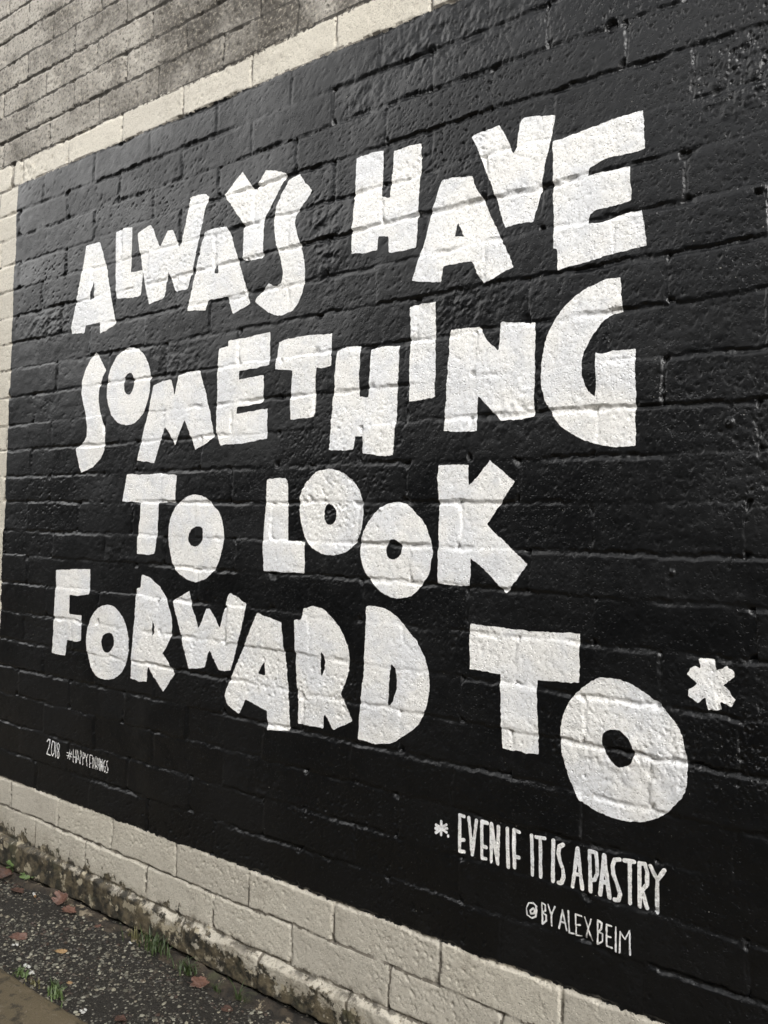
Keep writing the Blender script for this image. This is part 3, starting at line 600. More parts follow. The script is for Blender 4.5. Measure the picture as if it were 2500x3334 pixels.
def film(name, bb, sdf, sub, lift, label, rag=1.0):
    """cut the relief's own triangles along the outline, so paint lies on brick and joint alike"""
    i0, i1 = np.searchsorted(gx, bb[0]) - 2, np.searchsorted(gx, bb[1]) + 2
    k0, k1 = np.searchsorted(gz, bb[2]) - 2, np.searchsorted(gz, bb[3]) + 2
    xs, zs = gx[i0:i1], gz[k0:k1]
    hh, nn = H[k0:k1, i0:i1], NRM[k0:k1, i0:i1]
    if sub > 1:
        fi = np.linspace(0, len(xs) - 1, (len(xs) - 1) * sub + 1)
        fk = np.linspace(0, len(zs) - 1, (len(zs) - 1) * sub + 1)
        a, b = np.minimum(fi.astype(int), len(xs) - 2), np.minimum(fk.astype(int), len(zs) - 2)
        tx, tz = (fi - a)[None, :], (fk - b)[:, None]
        def pl(g):
            g00, g10, g01, g11 = g[b][:, a], g[b][:, a + 1], g[b + 1][:, a], g[b + 1][:, a + 1]
            t1, t2 = (tx, tz) if g.ndim == 2 else (tx[..., None], tz[..., None])
            lo = g00 + (g10 - g00) * t1 + (g11 - g10) * t2       # diagonal 00-11, as the facing
            hi_ = g00 + (g01 - g00) * t2 + (g11 - g01) * t1
            return np.where(t1 >= t2, lo, hi_)
        nn2, hh2 = pl(nn), pl(hh)
        xs2, zs2 = np.interp(fi, np.arange(len(xs)), xs), np.interp(fk, np.arange(len(zs)), zs)
        xs, zs, hh, nn = xs2, zs2, hh2, nn2
    gX, gZ = np.meshgrid(xs, zs)
    s = sdf(gX, gZ)
    s = s + rag * (0.0011 * vnoise(gX * 160, gZ * 160, 71) + 0.0014 * vnoise(gX * 45, gZ * 45, 72))
    nr, nc = s.shape
    pos = np.stack([gX, -(hh + lift), gZ], -1).reshape(-1, 3)
    att = np.concatenate([pos, nn.reshape(-1, 3)], 1)
    sf = s.ravel()
    a_, b_ = np.meshgrid(np.arange(nr - 1), np.arange(nc - 1), indexing='ij')
    p00 = (a_ * nc + b_).ravel()
    tri = np.concatenate([np.stack([p00, p00 + 1, p00 + nc + 1], 1), np.stack([p00, p00 + nc + 1, p00 + nc], 1)])
    ts = sf[tri] < 0
    cnt = ts.sum(1)
    out = [att[tri[cnt == 3]].reshape(-1, 6)]
    def cut(i, j):
        t = (sf[i] / (sf[i] - sf[j]))[:, None]
        return att[i] + (att[j] - att[i]) * t
    for c in (0, 1, 2):
        m = tri[(cnt == 1) & ts[:, c]]
        A, B, C = m[:, c], m[:, (c + 1) % 3], m[:, (c + 2) % 3]
        out.append(np.stack([att[A], cut(A, B), cut(A, C)], 1).reshape(-1, 6))
        m = tri[(cnt == 2) & ~ts[:, c]]
        A, B, C = m[:, c], m[:, (c + 1) % 3], m[:, (c + 2) % 3]
        AB, AC = cut(A, B), cut(A, C)
        out.append(np.stack([AB, att[B], att[C]], 1).reshape(-1, 6))
        out.append(np.stack([AB, att[C], AC], 1).reshape(-1, 6))
    soup = np.concatenate(out)
    uniq, iv = np.unique(np.round(soup[:, :3] * 2e5).astype(np.int64), axis=0, return_inverse=True)
    first = np.zeros(len(uniq), np.int64)
    first[iv.ravel()] = np.arange(len(soup))
    vv, nv = soup[first, :3], soup[first, 3:]
    tr = iv.reshape(-1, 3)
    ok = (tr[:, 0] != tr[:, 1]) & (tr[:, 1] != tr[:, 2]) & (tr[:, 0] != tr[:, 2])
    nv = nv / np.linalg.norm(nv, axis=1, keepdims=True)
    ob = new_mesh_obj(name, vv, tr[ok].ravel(), 3, M_WHITE, wall, nv, tuple(vv.mean(0)))
    ob['label'] = label
    return ob

for ch, word, loops in LETTERS:
    lp = [[(a / 1000.0, b / 1000.0) for a, b in l] for l in loops]
    xs = [p[0] for p in lp[0]]; zs = [p[1] for p in lp[0]]
    nm = 'painted_asterisk' if ch == '*' else 'painted_letter'
    lab = 'large white asterisk painted after the last word' if ch == '*' else 'large white painted letter %s of the word %s' % (ch, word.strip('*'))
    film(nm, (min(xs), max(xs), min(zs), max(zs)), lambda a, b, lp=lp: poly_sdf(lp, a, b), 1, 0.0007, lab)
for word, wd, lines in WORDS:
    ls = [[(a / 1000.0, b / 1000.0) for a, b in l] for l in lines]
    al = [p for l in ls for p in l]
    xs = [p[0] for p in al]; zs = [p[1] for p in al]
    def sd(a, b, ls=ls, r=wd / 2000.0):
        d = np.full(a.shape, 1e9)
        for l in ls:
            for i in range(len(l) - 1):
                d = np.minimum(d, seg_dist(a, b, l[i], l[i + 1]))
        return (d - r) + 0.0006 * (1)
    film('painted_word' if word != '*' else 'painted_asterisk', (min(xs) - .01, max(xs) + .01, min(zs) - .01, max(zs) + .01), sd, 6 if word in ('2018', '#HAPPYFINDINGS') else 3, 0.0007,
         'small white painted asterisk before EVEN' if word == '*' else 'small white hand lettering reading %s' % word, 0.35)

# ------------------------------------------------------------------ ground
def graded(a, b, step, far):
    core = np.arange(a, b, step)
    g, left, s = a, [], step
    while g > -far:
        s *= 1.5; g -= s; left.append(g)
    g, right, s = core[-1], [], step
    while g < far:
        s *= 1.5; g += s; right.append(g)
    return np.array(left[::-1] + list(core) + right)

def asphalt_material():
    t = NT('old_asphalt')
    P = t.coord()
    n = t.noise(P, 2.3, 5, 0.6)
    base = t.mix(n, (0.010, 0.009, 0.0075), (0.022, 0.0195, 0.016))
    fine = t.noise(P, 260, 3, 0.7)
    base = t.mix(t.ramp(fine, 0.50, 0.66), base, (0.045, 0.041, 0.034))
    cell = t.voro(P, 105, 'F1', 'Color')
    cd = t.voro(P, 105)
    s = t.sep(cell)
    pick = t.math('MULTIPLY', t.ramp(s[0], 0.62, 0.66), t.ramp(cd, 0.42, 0.30))
    stone = t.mix(s[1], (0.07, 0.065, 0.055), (0.26, 0.245, 0.20))
    col = t.mix(pick, base, stone)
    h = t.math('ADD', t.math('MULTIPLY', fine, 0.5), t.math('MULTIPLY', t.ramp(cd, 0.5, 0.1), 0.6))
    return t.done(col, t.mixf(n, 0.60, 0.80), t.bump(h, 0.9, 0.003), 0.3)
M_ASPH = asphalt_material()

ax_ = graded(-3.3, -0.8, 0.007, 3000.0)
ay_ = graded(-0.62, 0.06, 0.007, 3000.0)
AX, AY = np.meshgrid(ax_, ay_)
near = np.exp(-(np.maximum(0, np.abs(AX + 2.05) - 1.3) / 0.3) ** 2 - (np.maximum(0, np.abs(AY + 0.28) - 0.36) / 0.2) ** 2)
def ground_h(x, y):
    return 0.0035 * vnoise(x * 4, y * 4, 81) + 0.0022 * vnoise(x * 23, y * 23, 82) + 0.0018 * vnoise(x * 70, y * 70, 83)
AZ = near * ground_h(AX, AY)
r_, c_ = AZ.shape
a_, b_ = np.meshgrid(np.arange(r_ - 1), np.arange(c_ - 1), indexing='ij')
p = (a_ * c_ + b_).ravel()
o = new_mesh_obj('asphalt_ground', np.stack([AX, AY, AZ], -1).reshape(-1, 3),
                 np.stack([p, p + 1, p + c_ + 1, p + c_], 1).ravel(), 4, M_ASPH)
tag(o, 'dark worn asphalt with pale aggregate beside the wall', kind='structure')

# loose and exposed aggregate: thousands of small stones, one object
def gravel():
    ico_v = []
    g = (1 + 5 ** 0.5) / 2
    for a, b in ((1, g), (-1, g), (1, -g), (-1, -g)):
        ico_v += [(0, a, b), (a, b, 0), (b, 0, a)]
    ico_v = np.array(ico_v) / np.hypot(1, g)
    from itertools import combinations
    fs = []
    for t in combinations(range(12), 3):
        e = [np.linalg.norm(ico_v[t[i]] - ico_v[t[j]]) for i, j in ((0, 1), (1, 2), (0, 2))]
        if max(e) < 1.2:
            n = np.cross(ico_v[t[1]] - ico_v[t[0]], ico_v[t[2]] - ico_v[t[0]])
            fs.append(t if n @ ico_v[t[0]] > 0 else (t[0], t[2], t[1]))
    fs = np.array(fs)
    rs = np.random.RandomState(3)
    N = 11000
    x = rs.uniform(-3.25, -1.1, N)
    y = -0.02 - 0.36 * rs.uniform(0, 1, N)
    dens = vnoise(x * 7, y * 7, 91)
    keep = (dens > -0.55 + rs.uniform(-.4, .4, N)) & (y < -0.045 - 0.03 * (x + 2.65) / 1.0 + rs.normal(0, .012, N))
    x, y = x[keep], y[keep]
    N = len(x)
    r = 0.0012 + 0.0056 * rs.uniform(0, 1, N) ** 2.8
    sc = np.stack([r * rs.uniform(.8, 1.5, N), r * rs.uniform(.7, 1.2, N), r * rs.uniform(.35, .75, N)], 1)
    ang = rs.uniform(0, 6.28, N)
    jit = rs.uniform(0.72, 1.2, (N, 12, 1))
    v = ico_v[None] * jit * sc[:, None, :]
    c, s = np.cos(ang)[:, None], np.sin(ang)[:, None]
    vx, vy = v[..., 0] * c - v[..., 1] * s, v[..., 0] * s + v[..., 1] * c
    v = np.stack([vx + x[:, None], vy + y[:, None], v[..., 2] + (ground_h(x, y) + sc[:, 2] * 0.15)[:, None]], -1)
    f = (fs[None] + (np.arange(N) * 12)[:, None, None]).reshape(-1)
    t = NT('pale_aggregate')
    at = t.n.new('ShaderNodeAttribute'); at.attribute_name = 'tint'
    k = t.sep(at.outputs['Color'])
    col = t.mix(k[0], (0.012, 0.0112, 0.0085), (0.27, 0.26, 0.205))
    col = t.mix(t.math('MULTIPLY', k[1], 0.5), col, t.mix(k[0], (0.09, 0.05, 0.035), (0.36, 0.33, 0.22)))
    m = t.done(col, 0.55)
    o = new_mesh_obj('gravel', v.reshape(-1, 3), f, 3, m)
    o.data.polygons.foreach_set('use_smooth', np.zeros(N * 20, bool))
    a = o.data.color_attributes.new('tint', 'FLOAT_COLOR', 'POINT')
    tint = np.ones((N, 12, 4), np.float32)
    tint[..., 0] = (rs.uniform(0, 1, N) ** 3.0)[:, None]
    tint[..., 1] = (rs.uniform(0, 1, N) ** 3)[:, None]
    a.data.foreach_set('color', tint.ravel())
    tag(o, 'small pale stones showing in the worn asphalt', 'gravel', kind='stuff')
gravel()

# strip of dirt and crumbled mortar along the foot of the wall
def soil_material():
    t = NT('damp_soil')
    P = t.coord()
    x, y, z = t.sep(P)
    n = t.noise(P, 22, 5, 0.65)
    c = t.mix(t.ramp(n, 0.35, 0.65), (0.012, 0.0095, 0.0065), (0.055, 0.041, 0.026))
    moss = t.ramp(t.noise(P, 11, 4, 0.6), 0.55, 0.70)
    c = t.mix(t.math('MULTIPLY', moss, 0.6), c, (0.038, 0.048, 0.017))
    crumb = t.ramp(t.noise(P, 19, 5, 0.72), 0.555, 0.60)
    c = t.mix(crumb, c, t.mix(t.noise(P, 80, 2, 0.5), (0.13, 0.105, 0.07), (0.32, 0.27, 0.19)))
    return t.done(c, 0.75, t.bump(t.noise(P, 150, 4, 0.7), 1.0, 0.004))
sxs = graded(-3.4, -0.8, 0.006, 3.0)
ss = np.linspace(0, 1, 26)
SX, SS = np.meshgrid(sxs, ss)
wid = 0.050 + 0.035 * np.clip((SX + 2.7) / 1.0, -0.3, 1.2) + 0.014 * vnoise(SX * 9, SX * 0, 95) + 0.006 * vnoise(SX * 40, SX * 0, 96)
SY = 0.02 - SS * (wid + 0.02)
SZ = -0.010 * (1 - sstep(0.22, 0.42, SS)) + 0.006 * (1 - SS) ** 0.7 * (1 - sstep(0.72, 1.0, SS)) + 0.008 * (1 - sstep(0.8, 1, SS)) * fbm(SX * 26, SY * 34, 97, 3)
SZ += 0.016 * np.exp(-((SY + 0.028 + 0.01 * vnoise(SX * 6, SX * 0, 98)) / 0.010) ** 2) * np.clip(vnoise(SX * 5.5, SX * 0 + 3, 99) + 0.15, 0, 1)
SZ += 0.003 - 0.009 * SS ** 6
r_, c_ = SZ.shape
a_, b_ = np.meshgrid(np.arange(r_ - 1), np.arange(c_ - 1), indexing='ij')
p = (a_ * c_ + b_).ravel()
o = new_mesh_obj('dirt_strip', np.stack([SX, SY, SZ], -1).reshape(-1, 3),
                 np.stack([p, p + c_, p + c_ + 1, p + 1], 1).ravel(), 4, soil_material())
tag(o, 'strip of damp dirt and crumbled mortar along the foot of the wall', kind='structure')

# concrete slab beyond the asphalt
def slab():
    t = NT('stained_concrete')
    P = t.coord()
    n = t.noise(P, 6, 5, 0.62)
    c = t.mix(n, (0.060, 0.046, 0.025), (0.135, 0.106, 0.062))
    c = t.mix(t.ramp(t.noise(P, 70, 3, 0.6), 0.58, 0.72, 0, 0.6), c, (0.17, 0.145, 0.105))
    c = t.mix(t.ramp(t.noise(P, 28, 4, 0.6), 0.48, 0.34, 0, 0.85), c, (0.026, 0.021, 0.013))
    c = t.mix(t.ramp(t.noise(P, 11, 5, 0.7), 0.55, 0.72, 0, 0.6), c, (0.15, 0.118, 0.075))
    c = t.mix(t.ramp(t.noise(P, 120, 2, 0.6), 0.68, 0.74, 0, 0.7), c, (0.25, 0.22, 0.17))
    m = t.done(c, t.mixf(n, 0.45, 0.7), t.bump(t.noise(P, 130, 4, 0.65), 0.8, 0.003))
    xs = graded(-3.3, -1.2, 0.01, 12.0)
    prof = [(-0.004, -0.012), (-0.001, 0.0005), (0.004, 0.006), (0.012, 0.0085), (0.03, 0.009), (0.06, 0.009), (0.12, 0.009), (0.3, 0.009), (1.2, 0.009)]
    v, f = [], []
    for i, x in enumerate(xs):
        wob = 0.004 * float(vnoise(np.array(x * 11.0), np.array(0.5), 111)) + 0.0025 * float(vnoise(np.array(x * 60.0), np.array(0.5), 112))
        for k, (dy, z) in enumerate(prof):
            fade = max(0, 1 - k / 4.0)
            v.append((x, -0.376 - dy + wob * fade, z + 0.0012 * float(vnoise(np.array(x * 20.0), np.array(dy * 30), 113))))
    n_ = len(prof)
    for i in range(len(xs) - 1):
        for k in range(n_ - 1):
            a = i * n_ + k
            f += [a, a + 1, a + n_ + 1, a + n_]
    o = new_mesh_obj('concrete_slab', np.array(v), f, 4, m)
    tag(o, 'stained brown concrete slab edge bordering the asphalt', kind='structure')
slab()

# ------------------------------------------------------------------ fallen leaves
def leaf_material(name, c1, c2, rough=0.5):
    t = NT(name)
    P = t.coord()
    n = t.noise(P, 45, 4, 0.6)
    c = t.mix(t.ramp(n, 0.35, 0.65), c1, c2)
    c = t.mix(t.ramp(t.noise(P, 18, 2, 0.5), 0.45, 0.65, 0.0, 0.5), c, (0.035, 0.018, 0.012))
    c = t.mix(t.ramp(t.noise(P, 90, 3, 0.6), 0.64, 0.72), c, (0.05, 0.02, 0.012))
    return t.done(c, rough, t.bump(t.noise(P, 140, 3, 0.6), 0.4, 0.001))
L_RED = leaf_material('russet_leaf', (0.095, 0.048, 0.034), (0.16, 0.085, 0.062))
L_BRN = leaf_material('brown_leaf', (0.05, 0.027, 0.020), (0.10, 0.053, 0.038))
L_TAN = leaf_material('tan_leaf', (0.26, 0.16, 0.075), (0.38, 0.26, 0.13))

def make_leaf(name, x, y, size, rot, curl, lobes, mat, label, seed, tilt=(0, 0), lift=0.004, aspect=0.8, fold=0.0):
    rs = np.random.RandomState(seed)
    size = size * 0.88
    n, rings = 72, 7
    th = np.linspace(0, 2 * np.pi, n, endpoint=False)
    rad = 0.72 + 0.20 * np.abs(np.cos(th * lobes / 2.0 + rs.uniform(0, 1))) ** 0.7 + 0.05 * np.cos(th * 17 + 1) + rs.normal(0, .025, n)
    rad *= np.where(np.abs(np.angle(np.exp(1j * (th - np.pi)))) < 0.25, 0.72, 1.0)     # notch at the stalk
    v = [(0, 0)]
    for r in range(1, rings + 1):
        for i in range(n):
            q = r / rings * rad[i]
            v.append((q * math.cos(th[i]), aspect * q * math.sin(th[i])))
    v = np.array(v)
    rr = np.hypot(v[:, 0], v[:, 1])
    z = curl * rr ** 2.2 * (0.55 + 0.45 * np.sin(np.arctan2(v[:, 1], v[:, 0]) * 2 + rs.uniform(0, 6)))
    z = z + fold * np.abs(v[:, 1]) + 0.05 * vnoise(v[:, 0] * 5 + seed, v[:, 1] * 5, 121)
    z -= 0.03 * np.exp(-(v[:, 1] / 0.05) ** 2)               # midrib
    P3 = np.stack([v[:, 0], v[:, 1], z], 1) * size / 2
    f = []
    for i in range(n):
        j = (i + 1) % n
        f.append((0, 1 + i, 1 + j))
        for r in range(rings - 1):
            a, b = 1 + r * n + i, 1 + r * n + j
            c, d = a + n, b + n
            f += [(a, c, d), (a, d, b)]
    # underside, for thickness
    nv = len(P3)
    edge0 = 1 + (rings - 1) * n
    low = P3 - np.array([0, 0, 0.0006])
    ff = list(f) + [(a + nv, c + nv, b + nv) for a, b, c in f]
    for i in range(n):
        a, b = edge0 + i, edge0 + (i + 1) % n
        ff += [(a, a + nv, b + nv), (a, b + nv, b)]
    allv = np.concatenate([P3, low])
    rot_m = np.array(Matrix.Rotation(rot, 3, 'Z') @ Matrix.Rotation(tilt[0], 3, 'X') @ Matrix.Rotation(tilt[1], 3, 'Y'))
    allv = allv @ rot_m.T
    allv[:, 2] -= allv[:, 2].min()
    root = bpy.data.objects.new(name, None)
    COL.objects.link(root)
    root.location = (x, y, lift)
    new_mesh_obj('blade', allv, np.array(ff).ravel(), 3, mat, root)
    # stalk
    k, m_ = 8, 5
    sv, sf = [], []
    s0 = np.array([-0.62, 0, 0.02]) * size / 2
    for a in range(k):
        t_ = a / (k - 1)
        c = s0 + np.array([-0.55 * t_, 0.12 * t_ * t_, 0.06 * t_]) * size / 2
        for b in range(m_):
            an = b / m_ * 2 * math.pi
            sv.append(c + np.array([0, math.cos(an), math.sin(an)]) * size * 0.010)
    for a in range(k - 1):
        for b in range(m_):
            i0, i1 = a * m_ + b, a * m_ + (b + 1) % m_
            sf += [i0, i1, i1 + m_, i0 + m_]
    sv = np.array(sv) @ rot_m.T
    sv[:, 2] += 0.002 - min(0, sv[:, 2].min())
    new_mesh_obj('stalk', sv, sf, 4, L_BRN, root)
    tag(root, label, 'leaf', 'fallen leaves')
    return root
make_leaf('fallen_leaf', -1.742, -0.083, 0.066, 0.9, 0.25, 5, L_RED, 'reddish lobed leaf lying flat beside a grass tuft at the wall foot', 1, (0.25, 0.1), 0.006)
make_leaf('fallen_leaf', -1.765, -0.318, 0.050, 2.2, 0.4, 5, L_BRN, 'brown leaf on the asphalt next to the slab corner', 2, (0.1, 0.2), 0.002)
make_leaf('fallen_leaf', -1.60, -0.113, 0.042, 0.3, 0.3, 3, L_BRN, 'dull brown leaf half buried among wet gravel', 3, (0, 0.1), 0.001)
make_leaf('fallen_leaf', -2.352, -0.254, 0.074, 0.55, 0.35, 5, L_RED, 'russet narrow leaf lying alone on open asphalt', 4, (0.3, 0), 0.003, 0.55)
make_leaf('fallen_leaf', -2.465, -0.040, 0.072, 0.2, 0.9, 5, L_RED, 'curled orange brown leaf standing up on its edge', 5, (0.75, 0.15), 0.004, 0.75, 0.35)
make_leaf('fallen_leaf', -2.385, -0.066, 0.062, 1.2, 0.55, 7, L_RED, 'torn crumpled leaf beside the curled orange brown one', 6, (0.2, 0.25), 0.003, 0.8)
make_leaf('fallen_leaf', -2.80, -0.065, 0.110, 0.4, 0.4, 5, L_BRN, 'large dark brown leaf by the leafy weed', 7, (0.25, 0.0), 0.004)
make_leaf('fallen_leaf', -2.655, -0.086, 0.082, 2.9, 0.4, 5, L_BRN, 'pinkish brown leaf beside the cigarette end', 8, (0.15, 0.1), 0.003, 0.6)
make_leaf('fallen_leaf', -2.237, -0.061, 0.026, 1.0, 0.3, 3, L_RED, 'tiny reddish leaf scrap at the dirt edge', 9, (0.1, 0), 0.003)
make_leaf('fallen_leaf', -2.181, -0.221, 0.046, 0.8, 0.35, 3, L_TAN, 'small yellow tan leaf piece on open asphalt', 10, (0.15, 0.1), 0.003, 0.5)
make_leaf('fallen_leaf', -2.017, -0.297, 0.024, 0.2, 0.2, 3, L_TAN, 'pale tan leaf chip near the green slab edge tuft', 11, (0.1, 0), 0.002, 0.6)

# ------------------------------------------------------------------ grass tufts and weeds
def blade_material(name, a, b):
    t = NT(name)
    P = t.coord()
    c = t.mix(t.noise(P, 30, 2, 0.5), a, b)
    m = t.done(c, 0.5)
    t.b.inputs['Subsurface Weight'].default_value = 0.0
    return m
G1 = blade_material('grass_green', (0.022, 0.040, 0.010), (0.055, 0.082, 0.025))
G2 = blade_material('weed_green', (0.060, 0.10, 0.030), (0.13, 0.18, 0.065))
G3 = blade_material('moss_yellow', (0.085, 0.085, 0.032), (0.16, 0.14, 0.065))

def grass_tuft(x, y, n, h, spread, mat, label, seed, width=0.0016):
    rs = np.random.RandomState(seed)
    v, f = [], []
    for _ in range(n):
        a, sp = rs.uniform(0, 6.28), abs(rs.normal(0, spread))
        bx, by = sp * math.cos(a), 0.45 * sp * math.sin(a)
        hd = rs.uniform(0, 6.28)
        L = h * rs.uniform(0.45, 1.15)
        lean = rs.uniform(0.15, 0.9)
        wd = width * rs.uniform(0.6, 1.2)
        sd = np.array([-math.sin(hd), math.cos(hd), 0])
        base = len(v)
        for k in range(5):
            t_ = k / 4
            p_ = np.array([bx + math.cos(hd) * L * lean * t_ ** 1.8, by + math.sin(hd) * L * lean * t_ ** 1.8, L * t_ * (1 - 0.35 * lean * t_)])
            q = wd * (1 - t_ ** 2) + 0.0002
            v += [p_ - sd * q, p_ + sd * q + np.array([0, 0, 0.0003])]
        for k in range(4):
            b_ = base + 2 * k
            f += [b_, b_ + 1, b_ + 3, b_ + 2]
    o = new_mesh_obj('grass_tuft', np.array(v), f, 4, mat)
    o.location = (x, y, 0.004)
    tag(o, label, 'grass', 'grass tufts along the edges')
    return o
grass_tuft(-1.985, -0.045, 90, 0.055, 0.040, G1, 'thick dark green grass tuft in the dirt at the wall foot', 21)
grass_tuft(-1.815, -0.062, 55, 0.042, 0.022, G1, 'short grass tuft right behind the flat reddish leaf', 22)
grass_tuft(-1.605, -0.066, 16, 0.050, 0.014, G1, 'thin sparse grass sprig in bare dirt past the leaves', 23)
grass_tuft(-2.080, -0.036, 22, 0.040, 0.022, G3, 'yellowish dry grass wisp by the crumbled mortar', 24)
grass_tuft(-1.680, -0.075, 14, 0.028, 0.014, G1, 'small grass sprout just beyond the flat reddish leaf', 25)
grass_tuft(-2.155, -0.360, 46, 0.020, 0.022, G2, 'mossy green clump in the slab joint by the white petals', 26, 0.0022)
grass_tuft(-2.085, -0.362, 40, 0.014, 0.024, G3, 'dry yellow moss patch in the slab joint', 27, 0.0018)
grass_tuft(-1.985, -0.358, 70, 0.026, 0.026, G2, 'bright green clump growing at the slab edge', 28, 0.0024)
grass_tuft(-2.028, -0.335, 24, 0.022, 0.014, G1, 'dark green sprout beside the bright slab edge clump', 29, 0.002)

def weed(x, y, h, n, label, seed):
    rs = np.random.RandomState(seed)
    root = bpy.data.objects.new('leafy_weed', None)
    COL.objects.link(root)
    root.location = (x, y, 0.006)
    for i in range(n):
        a = rs.uniform(0, 6.28); d = rs.uniform(0.2, 1.0) * 0.030
        cx_, cy_, cz_ = d * math.cos(a), d * math.sin(a) * 0.6, h * rs.uniform(0.35, 1.0)
        s = rs.uniform(0.007, 0.013)
        m = 12
        th = np.linspace(0, 2 * np.pi, m, endpoint=False)
        lv = np.stack([s * np.cos(th) * (1 + 0.25 * np.cos(th)), 0.75 * s * np.sin(th), 0.25 * s * np.cos(2 * th)], 1)
        rm = np.array(Matrix.Rotation(a, 3, 'Z') @ Matrix.Rotation(rs.uniform(-.5, .5), 3, 'Y') @ Matrix.Rotation(rs.uniform(-.4, .4), 3, 'X'))
        lv = np.concatenate([[(0, 0, -0.1 * s)], lv]) @ rm.T + np.array([cx_, cy_, cz_])
        lo = lv - np.array([0, 0, 0.0004])
        f = []
        for k in range(m):
            j = (k + 1) % m
            f += [0, 1 + k, 1 + j, m + 1, m + 2 + j, m + 2 + k]
        new_mesh_obj('leaf', np.concatenate([lv, lo]), f, 3, G2, root)
        sv, sf = [], []
        for k in range(4):
            t_ = k / 3
            c = np.array([cx_ * t_, cy_ * t_, cz_ * t_ ** 0.8])
            for b in range(4):
                sv.append(c + 0.0007 * np.array([math.cos(b * 1.57), math.sin(b * 1.57), 0]))
        for k in range(3):
            for b in range(4):
                sf += [k * 4 + b, k * 4 + (b + 1) % 4, k * 4 + 4 + (b + 1) % 4, k * 4 + 4 + b]
        new_mesh_obj('stem', np.array(sv), sf, 4, G1, root)
    tag(root, label, 'weed', 'leafy weeds at the wall foot')
weed(-2.800, -0.022, 0.055, 11, 'broad leaved green weed growing against the wall foot', 31)
weed(-2.690, -0.030, 0.030, 5, 'tiny pale green seedling a hand away from the larger weed', 32)

# ------------------------------------------------------------------ litter
def plain(name, c, r=0.6):
    t = NT(name)
    P = t.coord()
    col = t.mix(t.noise(P, 60, 3, 0.6), c, tuple(0.75 * q for q in c))
    return t.done(col, r)
M_PAPER, M_TIP = plain('white_paper', (0.55, 0.545, 0.51)), plain('cork_tip', (0.45, 0.27, 0.12))
def tube(name, p0, p1, r, mat, parent, n=12, flat=0.8):
    p0, p1 = np.array(p0), np.array(p1)
    d = (p1 - p0) / np.linalg.norm(p1 - p0)
    s = np.cross(d, (0, 0, 1)); s /= np.linalg.norm(s)
    u = np.cross(s, d)
    v, f = [], []
    rings = [(0, .8), (.04, 1), (.35, .94), (.6, 1.03), (.96, 1), (1, .8)]
    for t_, k in rings:
        for i in range(n):
            a = i / n * 2 * math.pi
            v.append(p0 + (p1 - p0) * t_ + k * r * (s * math.cos(a) + u * flat * math.sin(a)))
    for i in range(len(rings) - 1):
        for j in range(n):
            a, b = i * n + j, i * n + (j + 1) % n
            f += [a, b, b + n, a + n]
    v += [p0, p1]
    o = new_mesh_obj(name, np.array(v), f, 4, mat, parent)
    return o
root = bpy.data.objects.new('cigarette_end', None)
COL.objects.link(root)
root.location = (-2.580, -0.068, 0.006)
tube('paper_tube', (-0.016, 0.006, 0), (0.006, -0.002, 0), 0.0040, M_PAPER, root)
tube('filter', (0.0062, -0.0021, 0), (0.014, -0.005, 0), 0.0036, M_TIP, root)
tag(root, 'white cigarette end lying on the asphalt near the leaves', 'cigarette end')

def petal_bit(x, y, s, label, seed):
    rs = np.random.RandomState(seed)
    v, f = [], []
    for k in range(4):
        a = rs.uniform(0, 6.28)
        c = np.array([math.cos(a), math.sin(a), 0]) * s * 0.5
        th = np.linspace(0, 2 * np.pi, 9, endpoint=False)
        ring = np.stack([np.cos(th) * s * .55, np.sin(th) * s * .4, rs.uniform(-.1, .25, 9) * s], 1) + c + np.array([0, 0, .15 * s * k])
        b = len(v)
        v += [c + np.array([0, 0, .3 * s + .15 * s * k])] + list(ring) + [c + np.array([0, 0, -.12 * s])]
        for i in range(9):
            j = (i + 1) % 9
            f += [b, b + 1 + i, b + 1 + j, b + 10, b + 1 + j, b + 1 + i]
    o = new_mesh_obj('petal_scrap', np.array(v), f, 3, M_PAPER)
    o.location = (x, y, 0.005)
    tag(o, label, 'petals', 'white petal scraps')
petal_bit(-2.310, -0.287, 0.011, 'white petal scrap close to the russet narrow leaf', 41)
petal_bit(-2.173, -0.328, 0.013, 'white petal scrap above the mossy slab joint', 42)
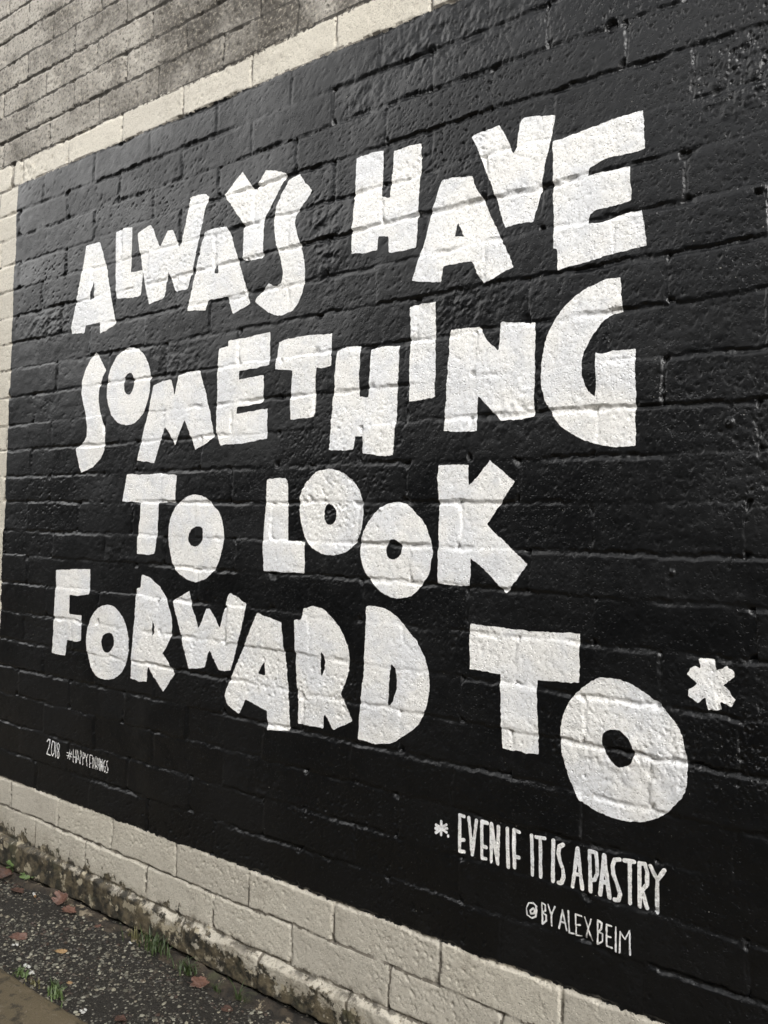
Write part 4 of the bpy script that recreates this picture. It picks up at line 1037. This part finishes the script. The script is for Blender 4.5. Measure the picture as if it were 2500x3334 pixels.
petal_bit(-2.135, -0.340, 0.012, 'second white petal scrap touching the mossy slab joint', 43)
petal_bit(-1.867, -0.355, 0.010, 'white scrap lying by the slab edge past the green clump', 44)
petal_bit(-2.070, -0.062, 0.007, 'tiny white scrap below the dry grass wisp', 45)

# ------------------------------------------------------------------ the building across the alley (behind the lens)
def across():
    t = NT('grey_render')
    P = t.coord()
    c = t.mix(t.noise(P, 1.2, 5, 0.6), (0.04, 0.039, 0.037), (0.065, 0.063, 0.06))
    m = t.done(c, 0.85, t.bump(t.noise(P, 40, 4, 0.6), 0.4, 0.01))
    tf = NT('dark_frame'); mf = tf.done(tf.mix(tf.noise(tf.coord(), 20), (0.03, 0.03, 0.032), (0.045, 0.045, 0.048)), 0.5)
    tg = NT('dark_pane'); mg = tg.done(tg.mix(tg.noise(tg.coord(), 3), (0.012, 0.013, 0.015), (0.02, 0.021, 0.024)), 0.12)
    root = bpy.data.objects.new('alley_building', None)
    COL.objects.link(root)
    root.location = (-1.0, -4.1, 0)
    def box(name, lo, hi, mat, par):
        v = np.array([(x, y, z) for x in (lo[0], hi[0]) for y in (lo[1], hi[1]) for z in (lo[2], hi[2])], float)
        f = [0, 1, 3, 2, 4, 6, 7, 5, 0, 4, 5, 1, 2, 3, 7, 6, 0, 2, 6, 4, 1, 5, 7, 3]
        o = new_mesh_obj(name, v, f, 4, mat, par)
        o.data.polygons.foreach_set('use_smooth', np.zeros(6, bool))
        return o
    box('wall', (-16, -7, -0.05), (13, 0, 3.28), m, root)
    box('parapet', (-16.08, -7.08, 3.283), (13.08, 0.08, 3.45), mf, root)
    for i in range(6):
        x = -13 + i * 4.4
        w_ = box('window', (x, 0.002, 1.1), (x + 1.5, 0.06, 2.4), mf, root)
        box('pane', (x + 0.08, 0.062, 1.18), (x + 0.72, 0.072, 2.32), mg, w_)
        box('pane', (x + 0.78, 0.062, 1.18), (x + 1.42, 0.072, 2.32), mg, w_)
    tag(root, 'low grey rendered building facing the mural wall from across the alley', 'building')
across()
